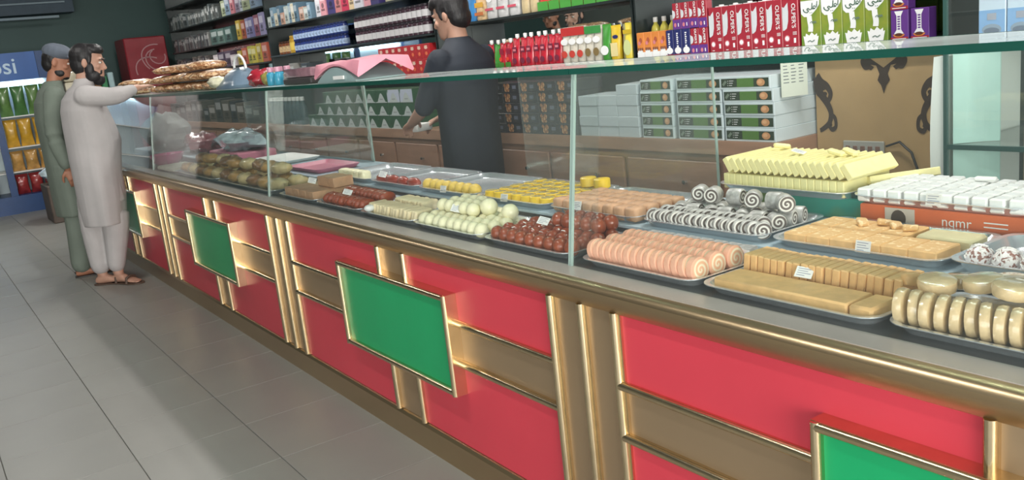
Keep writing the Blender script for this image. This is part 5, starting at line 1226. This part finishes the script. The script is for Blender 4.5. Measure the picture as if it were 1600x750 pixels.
for q, (cy, cz, r0, tw) in enumerate([(0.10, 1.72, 0.22, 1.1), (0.12, 1.70, 0.17, 1.4), (0.14, 1.74, 0.12, 1.8), (0.0, 1.55, 0.24, 0.9)]):
    pts = [(cy + r0 * math.cos(a * tw) * (1 - 0.03 * i), cz + r0 * math.sin(a * tw) * 0.8) for i, a in enumerate([1.2 + 0.22 * j for j in range(12)])]
    pts = [p for p in pts if abs(p[0]) < 0.25]
    tmp = MB(); stroke(tmp, pts, 0.007, 0, 0); swm.add([(0.278, v[0], v[2]) for v in tmp.v], tmp.f)
put('swirl_print', swm.mesh('swirl', mat('swirl_pale', s(170, 130, 132), 0.4)), rc)
# wrapped carton on the floor
cw = empty('wrapped_carton', (-11.3, 1.42, 0)); tag(cw, 'brown carton under loose clear film on the floor by the blue cooler', 'carton')
put('box', MB().rbox(0.55, 0.42, 0.42, 0.008, 0, Matrix.Translation((0, 0, 0.211))).mesh('box', mat('kraft', s(96, 84, 76), 0.6, var=0.12)), cw)
put('clear_film', blob_mesh(0.26, 0.20, 0.14, M_BAGC, 90, 0.25, 20, 12), cw, (0, 0, 0.525))

# ------------------------------------------------------------------ people
def remesh(name, mb, m, voxel=0.007, smooth=4, parent=None):
    me = bpy.data.meshes.new(name); me.from_pydata(mb.v, [], mb.f)
    bm = bmesh.new(); bm.from_mesh(me)
    # normals per island, pointing outwards
    bmesh.ops.recalc_face_normals(bm, faces=bm.faces); bm.to_mesh(me); bm.free()
    o = bpy.data.objects.new(name, me); COL.objects.link(o)
    r = o.modifiers.new('r', 'REMESH'); r.mode = 'VOXEL'; r.voxel_size = voxel; r.use_smooth_shade = True
    if smooth:
        q = o.modifiers.new('s', 'SMOOTH'); q.factor = 0.5; q.iterations = smooth
    dg = bpy.context.evaluated_depsgraph_get(); dg.update()
    nm_ = bpy.data.meshes.new_from_object(o.evaluated_get(dg))
    bpy.data.objects.remove(o); bpy.data.meshes.remove(me)
    nm_.name = name; nm_.materials.clear(); nm_.materials.append(m)
    nm_.polygons.foreach_set('use_smooth', [True] * len(nm_.polygons))
    p = put(name, nm_, parent)
    return p
def ell_loft(mb, rings, seg=24, waves=0.0, wn=7, seed=0):
    # rings: (cx, cy, cz, rx, ry)
    rnd = random.Random(seed); ph = [rnd.uniform(0, 6.28) for _ in range(4)]
    L = []
    for i, (cx, cy, cz, rx, ry) in enumerate(rings):
        w = waves[i] if isinstance(waves, (list, tuple)) else waves
        L.append([Vector((cx + rx * math.cos(2 * PI * j / seg) * (1 + w * math.sin(wn * 2 * PI * j / seg + ph[0] + i * 0.3) + w * 0.6 * math.sin((wn + 4) * 2 * PI * j / seg + ph[1])),
                          cy + ry * math.sin(2 * PI * j / seg) * (1 + w * math.sin(wn * 2 * PI * j / seg + ph[0] + i * 0.3) + w * 0.6 * math.sin((wn + 4) * 2 * PI * j / seg + ph[1])), cz)) for j in range(seg)])
    mb.loft(L)
def limb(mb, pts, rad, seg=14, sub=4):
    P = [Vector(p) for p in pts]; pts2 = []; r2 = []
    for i in range(len(P) - 1):
        for q in range(sub):
            t = q / sub; pts2.append(P[i].lerp(P[i + 1], t)); r2.append(rad[i] * (1 - t) + rad[i + 1] * t)
    pts2.append(P[-1]); r2.append(rad[-1])
    # soften corners a little
    for _ in range(2):
        pts2 = [pts2[0]] + [(pts2[i - 1] + pts2[i] * 2 + pts2[i + 1]) / 4 for i in range(1, len(pts2) - 1)] + [pts2[-1]]
    mb.tube(pts2, r2, seg)
    for p, r in ((pts2[0], r2[0]), (pts2[-1], r2[-1])): mb.ball(p, r * 0.98, r * 0.98, r * 0.98, 12, 8)
def hand(mb, wrist, direc, up, side, curl=0.6, k=1.0):
    # palm + five bent fingers; direc = along the hand, up = back of the hand, side=+1 thumb to direc x up side
    d = Vector(direc).normalized(); u = Vector(up); u = (u - d * u.dot(d)).normalized(); sdir = d.cross(u) * side
    w = Vector(wrist)
    rings = []
    for t, hw, hh in ((0.0, 0.026, 0.019), (0.03, 0.034, 0.017), (0.065, 0.041, 0.015), (0.09, 0.040, 0.013)):
        rings.append([w + d * t * k + sdir * hw * k * math.cos(2 * PI * j / 12) + u * hh * k * math.sin(2 * PI * j / 12) for j in range(12)])
    mb.loft(rings)
    for i, (off, L) in enumerate(((0.029, 0.070), (0.010, 0.078), (-0.010, 0.073), (-0.029, 0.058))):
        p0 = w + d * 0.082 * k + sdir * off * k
        a1, a2, a3 = curl * 0.6, curl * 1.4, curl * 2.0
        pts = [p0]
        for a, l in ((a1, 0.45), (a2, 0.32), (a3, 0.25)):
            pts.append(pts[-1] + (d * math.cos(a) - u * math.sin(a)) * L * l * k)
        mb.tube(pts, [0.0098 * k, 0.0092 * k, 0.0086 * k, 0.0066 * k], 8); mb.ball(pts[-1], 0.0066 * k, 0.0066 * k, 0.0066 * k, 8, 6)
    p0 = w + d * 0.022 * k + sdir * 0.028 * k
    pts = [p0, p0 + (d * 0.6 + sdir * 0.75 - u * 0.15).normalized() * 0.034 * k]
    pts.append(pts[-1] + (d * 0.85 + sdir * 0.35 - u * 0.35).normalized() * 0.032 * k); pts.append(pts[-1] + (d * 0.9 - u * 0.4).normalized() * 0.022 * k)
    mb.tube(pts, [0.014 * k, 0.0115 * k, 0.010 * k, 0.0075 * k], 8); mb.ball(pts[-1], 0.0075 * k, 0.0075 * k, 0.0075 * k, 8, 6)
def head_matrix(c, yaw, pitch=0.0, roll=0.0):
    # head-local: +y is the face, +x the person's right, z up; origin at the centre of the skull
    return Matrix.Translation(c) @ Matrix.Rotation(yaw, 4, 'Z') @ Matrix.Rotation(pitch, 4, 'X') @ Matrix.Rotation(roll, 4, 'Y')
def head_geo(mb, H):
    rows = [(-0.118, 0.026, 0.030, 0.052), (-0.105, 0.042, 0.050, 0.046), (-0.085, 0.055, 0.066, 0.034), (-0.060, 0.063, 0.080, 0.020), (-0.030, 0.070, 0.090, 0.006), (0.0, 0.075, 0.096, -0.002),
            (0.03, 0.077, 0.099, -0.006), (0.06, 0.073, 0.095, -0.008), (0.085, 0.060, 0.080, -0.010), (0.103, 0.040, 0.055, -0.010), (0.113, 0.015, 0.022, -0.010)]
    L = []
    for z, rx, ry, cy in rows:
        ring = []
        for j in range(20):
            a = 2 * PI * j / 20; ca, sa = math.cos(a), math.sin(a)
            yy = cy + ry * sa
            ring.append(H @ Vector((rx * ca * (1 - 0.10 * max(0, sa)), yy, z)))
        L.append(ring)
    mb.loft(L)
    T_ = lambda x, y, z: H @ Vector((x, y, z))
    # nose
    mb.loft([[T_(-0.008, 0.084, 0.012), T_(0.008, 0.084, 0.012), T_(0.006, 0.096, 0.012), T_(-0.006, 0.096, 0.012)], [T_(-0.012, 0.086, -0.012), T_(0.012, 0.086, -0.012), T_(0.008, 0.110, -0.012), T_(-0.008, 0.110, -0.012)],
             [T_(-0.018, 0.084, -0.034), T_(0.018, 0.084, -0.034), T_(0.010, 0.120, -0.034), T_(-0.010, 0.120, -0.034)], [T_(-0.014, 0.084, -0.042), T_(0.014, 0.084, -0.042), T_(0.008, 0.110, -0.043), T_(-0.008, 0.110, -0.043)]])
    for sx in (-1, 1):
        mb.ball((0, 0, 0), 0.026, 0.012, 0.008, 10, 6, 0, H @ Matrix.Translation((sx * 0.030, 0.084, 0.026)))          # brow
        mb.ball((0, 0, 0), 0.022, 0.016, 0.018, 10, 6, 0, H @ Matrix.Translation((sx * 0.040, 0.070, -0.024)))         # cheek
        mb.ball((0, 0, 0), 0.008, 0.020, 0.032, 10, 8, 0, H @ Matrix.Translation((sx * 0.080, -0.006, -0.006)) @ Matrix.Rotation(sx * 0.25, 4, 'Z'))   # ear
    mb.ball((0, 0, 0), 0.024, 0.012, 0.006, 10, 6, 0, H @ Matrix.Translation((0, 0.086, -0.062)))
    mb.ball((0, 0, 0), 0.022, 0.012, 0.007, 10, 6, 0, H @ Matrix.Translation((0, 0.085, -0.073)))
    mb.ball((0, 0, 0), 0.022, 0.016, 0.016, 10, 6, 0, H @ Matrix.Translation((0, 0.070, -0.098)))
def ellip(mb, H, c, r, rot=None):
    m = H @ Matrix.Translation(c)
    if rot: m = m @ Euler(rot).to_matrix().to_4x4()
    mb.ball((0, 0, 0), r[0], r[1], r[2], 16, 10, 0, m)
def face_bits(root, H, hairm):
    eye = MB(); iris = MB(); brow = MB()
    for sx in (-1, 1):
        e = MB(); e.ball((0, 0, 0), 0.0125, 0.011, 0.0085, 10, 8, 0, H @ Matrix.Translation((sx * 0.031, 0.0815, 0.004)))
        q = put('eye', e.mesh('eye', mat('eye_white', s(214, 208, 200), 0.2), 80), root)
        e = MB(); e.ball((0, 0, 0), 0.0055, 0.004, 0.0058, 8, 6, 0, H @ Matrix.Translation((sx * 0.031, 0.0900, 0.004)))
        put('iris', e.mesh('iris', mat('eye_dark', s(40, 28, 22), 0.15), 80), q)
        e = MB(); e.tube([H @ Vector((sx * 0.012, 0.0945, 0.022)), H @ Vector((sx * 0.030, 0.0960, 0.030)), H @ Vector((sx * 0.052, 0.083, 0.024))], [0.004, 0.005, 0.003], 6)
        put('eyebrow', e.mesh('eyebrow', hairm, 80), root)
M_SKIN = mat('skin', s(184, 142, 122), 0.5, var=0.06, scale=20)
M_SKIN2 = mat('skin_tan', s(168, 116, 92), 0.5, var=0.06, scale=20)
M_HAIR = mat('black_hair', s(30, 28, 30), 0.5, var=0.2, scale=60, bump=0.4, stretch=(1, 1, 0.3))
def foot(mb, ankle, toe, k=1.0):
    a = Vector(ankle); t = Vector(toe); d = (t - a); d.z = 0; d.normalize(); n = Vector((-d.y, d.x, 0))
    rings = []
    for q, w, z0, z1 in ((-0.055, 0.022, 0.012, 0.050), (-0.03, 0.034, 0.008, 0.075), (0.02, 0.036, 0.008, 0.085), (0.07, 0.040, 0.010, 0.062), (0.13, 0.046, 0.010, 0.042), (0.17, 0.042, 0.010, 0.030), (0.195, 0.028, 0.012, 0.024)):
        c = Vector((a.x, a.y, 0)) + d * q * k
        rings.append([c + n * w * math.cos(2 * PI * j / 12) + Vector((0, 0, (z0 + z1) / 2 + (z1 - z0) / 2 * math.sin(2 * PI * j / 12))) for j in range(12)])
    mb.loft(rings)
    for i in range(5):
        o_ = -0.030 + i * 0.015
        L = 0.205 - 0.010 * abs(i - 1.2)
        mb.ball(Vector((a.x, a.y, 0)) + d * L + n * o_ + Vector((0, 0, 0.019)), 0.009, 0.009, 0.008, 8, 6)
def sandal(root, ankle, toe, m, k=1.0):
    a = Vector(ankle); t = Vector(toe); d = (t - a); d.z = 0; d.normalize(); n = Vector((-d.y, d.x, 0))
    sl_ = MB(); out = []
    for q, w in ((-0.065, 0.026), (-0.04, 0.040), (0.04, 0.040), (0.13, 0.052), (0.19, 0.046), (0.225, 0.022)):
        c = Vector((a.x, a.y, 0)) + d * q
        out.append((c - n * w, c + n * w))
    top = [p for p, _ in out] + [p for _, p in reversed(out)]
    sl_.loft([[Vector((p.x, p.y, 0.001)) for p in top], [Vector((p.x, p.y, 0.011)) for p in top]])
    so = put('sandal', sl_.mesh('sandal', m), root)
    st = MB(); c = Vector((a.x, a.y, 0)) + d * 0.115
    st.tube([c + n * 0.050 + Vector((0, 0, 0.008)), c + n * 0.040 + Vector((0, 0, 0.048)), c + Vector((0, 0, 0.060)), c - n * 0.040 + Vector((0, 0, 0.048)), c - n * 0.050 + Vector((0, 0, 0.008))], 0.010, 6)
    put('strap', st.mesh('strap', m, 60), so)

# --- bearded man in a pale grey tunic, leaning on the glass top (faces +Y; local origin at his feet)
def place(root, parts_world_origin): pass
def make_man_grey():
    O = Vector((-7.15, 1.12, 0)); root = empty('person', O)
    tag(root, 'bearded man in a pale grey tunic and sandals leaning on the counter', 'person')
    m_t = mat('pale_grey_cloth', s(176, 172, 172), 0.85, var=0.06, scale=6, bump=0.12)
    V = lambda x, y, z: Vector((x, y - 1.12, z))     # x relative to -7.15, y world
    hy = -0.42                                       # head turned towards the camera side (+X)
    H = head_matrix(V(0.03, 1.222, 1.606), hy, -0.16) @ Matrix.Scale(1.05, 4)
    sk = MB()
    ell_loft(sk, [(0, 0.0, 0.86, 0.14, 0.11), (0, 0.02, 1.0, 0.145, 0.11), (0, 0.02, 1.2, 0.16, 0.11), (0, 0.015, 1.33, 0.165, 0.10), (0.0, 0.03, 1.41, 0.11, 0.075), (0.01, 0.045, 1.46, 0.055, 0.058), (0.015, 0.06, 1.52, 0.052, 0.056), (0.018, 0.07, 1.57, 0.05, 0.055)])
    head_geo(sk, H)
    AR = [V(0.18, 1.13, 1.375), V(0.235, 1.32, 1.345), V(0.16, 1.49, 1.392)]
    AL = [V(-0.18, 1.13, 1.375), V(-0.26, 1.32, 1.345), V(-0.17, 1.50, 1.392)]
    for A, sd in ((AR, 1), (AL, -1)):
        limb(sk, A, [0.045, 0.038, 0.027])
        hand(sk, A[2], (A[2] - A[1]) * Vector((1, 1, 0.15)), (0, 0, 1), -sd, 0.35)
    LL = [V(-0.07, 1.13, 0.88), V(-0.03, 1.03, 0.50), V(0.06, 1.015, 0.085)]
    LR = [V(0.07, 1.14, 0.88), V(0.07, 1.19, 0.50), V(0.15, 1.11, 0.085)]
    for L, tip in ((LL, V(0.20, 1.20, 0)), (LR, V(0.33, 1.22, 0))):
        limb(sk, L, [0.085, 0.058, 0.038]); foot(sk, L[2], tip)
    remesh('body', sk, M_SKIN, 0.006, 3, root)
    face_bits(root, H, M_HAIR)
    # tunic
    tn = MB()
    ell_loft(tn, [(0.0, -0.005, 0.44, 0.215, 0.150), (0.0, 0.0, 0.52, 0.212, 0.155), (0, 0.01, 0.64, 0.208, 0.165), (0, 0.012, 0.80, 0.205, 0.165), (0, 0.022, 0.92, 0.205, 0.176), (0, 0.035, 1.04, 0.205, 0.187), (0, 0.025, 1.16, 0.208, 0.175), (0, 0.012, 1.28, 0.213, 0.155), (0, 0.008, 1.36, 0.205, 0.128), (0, 0.02, 1.41, 0.165, 0.10), (0.005, 0.036, 1.445, 0.105, 0.078), (0.01, 0.052, 1.475, 0.074, 0.074), (0.01, 0.056, 1.50, 0.068, 0.070)], 32, [0.035, 0.03, 0.028, 0.022, 0.018, 0.014, 0.012, 0.01, 0.006, 0, 0, 0, 0], 5, 3)
    for A in (AR, AL):
        limb(tn, [A[0], A[1], A[1].lerp(A[2], 0.72)], [0.080, 0.062, 0.043])
    remesh('tunic', tn, m_t, 0.009, 3, root)
    tr = MB()
    for L, b in ((LL, 0), (LR, 1)):
        K = [L[0], L[1], L[2] + Vector((0, 0, 0.06))]
        limb(tr, K, [0.12, 0.105 if b else 0.092, 0.07 if not b else 0.062])
    ell_loft(tr, [(0, 0.01, 0.5, 0.14, 0.13), (0, 0.01, 0.7, 0.16, 0.14), (0, 0.01, 0.9, 0.16, 0.13)])
    remesh('trousers', tr, m_t, 0.009, 3, root)
    hr = MB()
    ellip(hr, H, (0, -0.028, 0.040), (0.087, 0.098, 0.092)); ellip(hr, H, (0, -0.045, -0.01), (0.080, 0.075, 0.085)); ellip(hr, H, (0, 0.035, 0.088), (0.066, 0.062, 0.042)); ellip(hr, H, (0, 0.072, 0.083), (0.050, 0.026, 0.026))
    for sx in (-1, 1): ellip(hr, H, (sx * 0.072, 0.020, 0.020), (0.012, 0.016, 0.04))
    remesh('hair', hr, M_HAIR, 0.006, 2, root)
    bd = MB()
    ellip(bd, H, (0, 0.062, -0.112), (0.048, 0.044, 0.042)); ellip(bd, H, (0, 0.084, -0.048), (0.030, 0.014, 0.007))
    for sx in (-1, 1):
        ellip(bd, H, (sx * 0.046, 0.036, -0.088), (0.030, 0.048, 0.040)); ellip(bd, H, (sx * 0.066, 0.020, -0.045), (0.017, 0.032, 0.048)); ellip(bd, H, (sx * 0.026, 0.080, -0.062), (0.010, 0.014, 0.022))
    remesh('beard', bd, M_HAIR, 0.005, 2, root)
    m_s = mat('sandal_brown', s(84, 66, 56), 0.6)
    sandal(root, LL[2], V(0.20, 1.20, 0), m_s); sandal(root, LR[2], V(0.33, 1.22, 0), m_s)
make_man_grey()

def make_man_olive():
    O = Vector((-7.66, 1.00, 0)); root = empty('person', O)
    tag(root, 'man in olive-grey clothes and a grey cap standing behind the bearded man', 'person')
    m_t = mat('olive_cloth', s(112, 122, 112), 0.85, var=0.08, scale=6, bump=0.12)
    V = lambda x, y, z: Vector((x, y - 1.0, z))
    H = head_matrix(V(0.0, 1.10, 1.645), -0.35, -0.32)
    sk = MB()
    ell_loft(sk, [(0, 0.0, 0.86, 0.14, 0.105), (0, 0.0, 1.05, 0.145, 0.105), (0, 0.0, 1.25, 0.16, 0.105), (0, 0.01, 1.38, 0.165, 0.09), (0, 0.03, 1.45, 0.09, 0.07), (0, 0.045, 1.50, 0.053, 0.056), (0, 0.065, 1.56, 0.05, 0.054), (0, 0.08, 1.61, 0.048, 0.05)])
    head_geo(sk, H)
    AR = [V(0.19, 1.0, 1.40), V(0.235, 0.93, 1.11), V(0.24, 0.985, 0.86)]
    AL = [V(-0.19, 1.0, 1.40), V(-0.235, 0.97, 1.11), V(-0.23, 1.02, 0.86)]
    for A, sd in ((AR, 1), (AL, -1)):
        limb(sk, A, [0.045, 0.038, 0.027])
    hand(sk, AR[2], AR[2] - AR[1], (1, 0, 0), 1, 0.5)
    hand(sk, AL[2], AL[2] - AL[1], (-1, 0, 0), -1, 0.5)
    LL = [V(-0.08, 1.0, 0.88), V(-0.085, 1.02, 0.48), V(-0.09, 0.98, 0.085)]
    LR = [V(0.08, 1.0, 0.88), V(0.085, 1.0, 0.48), V(0.09, 0.955, 0.085)]
    for L, tip in ((LL, V(-0.10, 1.2, 0)), (LR, V(0.13, 1.2, 0))):
        limb(sk, L, [0.085, 0.058, 0.038]); foot(sk, L[2], tip)
    remesh('body', sk, M_SKIN2, 0.006, 3, root)
    face_bits(root, H, M_HAIR)
    tn = MB()
    ell_loft(tn, [(0, 0.0, 0.48, 0.20, 0.13), (0, 0, 0.66, 0.195, 0.135), (0, 0, 0.88, 0.19, 0.135), (0, 0, 1.05, 0.19, 0.135), (0, -0.002, 1.22, 0.20, 0.138), (0, 0.0, 1.36, 0.205, 0.12), (0, 0.012, 1.43, 0.16, 0.09), (0, 0.028, 1.475, 0.09, 0.075), (0, 0.04, 1.51, 0.066, 0.066)], 32, [0.03, 0.028, 0.022, 0.016, 0.012, 0.008, 0, 0, 0], 5, 5)
    for A in (AR, AL): limb(tn, [A[0], A[1], A[1].lerp(A[2], 0.85)], [0.075, 0.062, 0.05])
    remesh('tunic', tn, m_t, 0.009, 3, root)
    tr = MB()
    for L in (LL, LR): limb(tr, [L[0], L[1], L[2] + Vector((0, 0, 0.02))], [0.115, 0.095, 0.078])
    ell_loft(tr, [(0, 0.0, 0.55, 0.15, 0.12), (0, 0.0, 0.9, 0.16, 0.125)])
    remesh('trousers', tr, m_t, 0.009, 3, root)
    hr = MB(); ellip(hr, H, (0, -0.030, 0.02), (0.083, 0.085, 0.085)); ellip(hr, H, (0, -0.05, -0.02), (0.074, 0.06, 0.07))
    remesh('hair', hr, M_HAIR, 0.006, 2, root)
    bd = MB(); ellip(bd, H, (0, 0.064, -0.10), (0.036, 0.034, 0.024)); ellip(bd, H, (0, 0.086, -0.048), (0.026, 0.012, 0.006))
    for sx in (-1, 1): ellip(bd, H, (sx * 0.048, 0.03, -0.075), (0.018, 0.04, 0.03))
    remesh('beard', bd, M_HAIR, 0.005, 2, root)
    cp = MB(); ellip(cp, H, (0, -0.008, 0.072), (0.098, 0.112, 0.068)); ellip(cp, H, (0, 0.095, 0.050), (0.070, 0.060, 0.008), (-0.15, 0, 0))
    remesh('cap', cp, mat('grey_cap', s(96, 104, 116), 0.85, var=0.06), 0.006, 2, root)
    m_s = mat('sandal_dark', s(58, 54, 52), 0.6)
    sandal(root, LL[2], V(-0.10, 1.2, 0), m_s); sandal(root, LR[2], V(0.13, 1.2, 0), m_s)
make_man_olive()

def make_keeper():
    root = empty('person', (-4.375, 2.675, 0)); root.rotation_euler = (0, 0, math.atan2(0.955, -0.30))   # local +y -> (-.877,-.48)
    tag(root, 'shopkeeper in a black shirt turned away behind the counter', 'person')
    m_t = mat('black_cloth', s(38, 44, 54), 0.8, var=0.10, scale=6, bump=0.12)
    V = lambda x, y, z: Vector((x, y, z))     # x right of person, y ahead
    H = head_matrix(V(0.0, 0.05, 1.60), 0.22, -0.22)
    sk = MB()
    ell_loft(sk, [(0, 0.0, 0.86, 0.15, 0.11), (0, 0.0, 1.05, 0.15, 0.11), (0, -0.01, 1.25, 0.165, 0.11), (0, -0.01, 1.36, 0.17, 0.095), (0, 0.0, 1.42, 0.10, 0.075), (0, 0.01, 1.46, 0.060, 0.06), (0, 0.02, 1.52, 0.056, 0.058), (0, 0.03, 1.57, 0.052, 0.055)])
    head_geo(sk, H)
    AL = [V(-0.185, 0.0, 1.36), V(-0.225, 0.13, 1.11), V(-0.13, 0.32, 1.03)]
    AR = [V(0.185, 0.0, 1.36), V(0.225, 0.13, 1.11), V(0.13, 0.32, 1.03)]
    for A, sd in ((AR, 1), (AL, -1)):
        limb(sk, A, [0.050, 0.041, 0.029])
        hand(sk, A[2], A[2] - A[1] + Vector((-sd * 0.02, 0.06, -0.02)), (0, 0.2, 1), -sd, 0.7)
    LL = [V(-0.09, 0, 0.88), V(-0.10, 0.03, 0.48), V(-0.10, -0.01, 0.085)]
    LR = [V(0.09, 0, 0.88), V(0.10, 0.03, 0.48), V(0.10, -0.01, 0.085)]
    for L in (LL, LR): limb(sk, L, [0.09, 0.06, 0.04]); foot(sk, L[2], L[2] + Vector((0.02 if L is LR else -0.02, 0.2, 0)))
    remesh('body', sk, M_SKIN, 0.006, 3, root)
    face_bits(root, H, M_HAIR)
    tn = MB()
    ell_loft(tn, [(0, 0.0, 0.50, 0.205, 0.145), (0, 0, 0.70, 0.205, 0.145), (0, 0, 0.90, 0.205, 0.145), (0, 0, 1.05, 0.205, 0.145), (0, -0.01, 1.22, 0.222, 0.148), (0, -0.012, 1.33, 0.215, 0.13), (0, -0.008, 1.385, 0.180, 0.110), (0, 0.0, 1.43, 0.125, 0.09), (0, 0.01, 1.465, 0.078, 0.074), (0, 0.014, 1.48, 0.072, 0.07)], 32, [0.03, 0.024, 0.018, 0.014, 0.01, 0.006, 0, 0, 0, 0], 5, 9)
    for A in (AR, AL): limb(tn, [A[0], A[0].lerp(A[1], 0.95)], [0.072, 0.058])
    remesh('tunic', tn, m_t, 0.009, 3, root)
    tr = MB()
    for L in (LL, LR): limb(tr, [L[0], L[1], L[2] + Vector((0, 0, 0.02))], [0.115, 0.095, 0.075])
    remesh('trousers', tr, m_t, 0.009, 3, root)
    hr = MB(); ellip(hr, H, (0, -0.026, 0.040), (0.090, 0.100, 0.096)); ellip(hr, H, (0, -0.055, -0.020), (0.080, 0.066, 0.075)); ellip(hr, H, (0, 0.040, 0.090), (0.070, 0.064, 0.042)); ellip(hr, H, (0, 0.082, 0.076), (0.056, 0.024, 0.024))
    for sx in (-1, 1): ellip(hr, H, (sx * 0.074, 0.018, 0.020), (0.012, 0.014, 0.042))
    remesh('hair', hr, M_HAIR, 0.006, 2, root)
    bd = MB(); ellip(bd, H, (0, 0.086, -0.048), (0.028, 0.010, 0.006))
    remesh('moustache', bd, M_HAIR, 0.004, 1, root)
    for L in (LL, LR): sandal(root, L[2], L[2] + Vector((0.02 if L is LR else -0.02, 0.2, 0)), MATS['sandal_dark'])
    pk_ = put('white_packet', MB().rbox(0.13, 0.10, 0.045, 0.010, 0, None, 2).mesh('packet', M_WHITE, 40)); tag(pk_, 'white packet held in the shopkeeper\'s hands', 'packet')
    wm = Matrix.Translation((-4.375, 2.675, 0)) @ Matrix.Rotation(math.atan2(0.955, -0.30), 4, 'Z')
    pk_.matrix_world = wm @ Matrix.Translation((0.0, 0.40, 0.985))
make_keeper()

# ------------------------------------------------------------------ look-alikes: say which one by its row and place
ORDW = ['first', 'second', 'third', 'fourth', 'fifth', 'sixth', 'seventh', 'eighth', 'ninth', 'tenth', 'eleventh', 'twelfth', 'thirteenth', 'fourteenth', 'fifteenth', 'sixteenth', 'seventeenth', 'eighteenth', 'nineteenth', 'twentieth', 'twenty-first', 'twenty-second', 'twenty-third', 'twenty-fourth', 'twenty-fifth', 'twenty-sixth', 'twenty-seventh', 'twenty-eighth', 'twenty-ninth', 'thirtieth']
CNT = ['one', 'two', 'three', 'four', 'five', 'six']
same = {}
for o in scene.objects:
    if o.parent is None and 'label' in o and 'category' in o: same.setdefault(o['label'], []).append(o)
for lab, L in same.items():
    if len(L) < 2: continue
    L.sort(key=lambda o: o.location.y)
    rows = [[L[0]]]
    for o in L[1:]:
        if o.location.y - rows[-1][-1].location.y > 0.03: rows.append([o])
        else: rows[-1].append(o)
    for r, R in enumerate(rows):
        R.sort(key=lambda o: o.location.x)
        for i, o in enumerate(R):
            if i >= len(ORDW) or r >= len(CNT): continue
            suf = ', %s from left' % ORDW[i] if len(rows) == 1 else ', row %s, %s from left' % (CNT[r], ORDW[i])
            if len((lab + suf).split()) <= 16: o['label'] = lab + suf
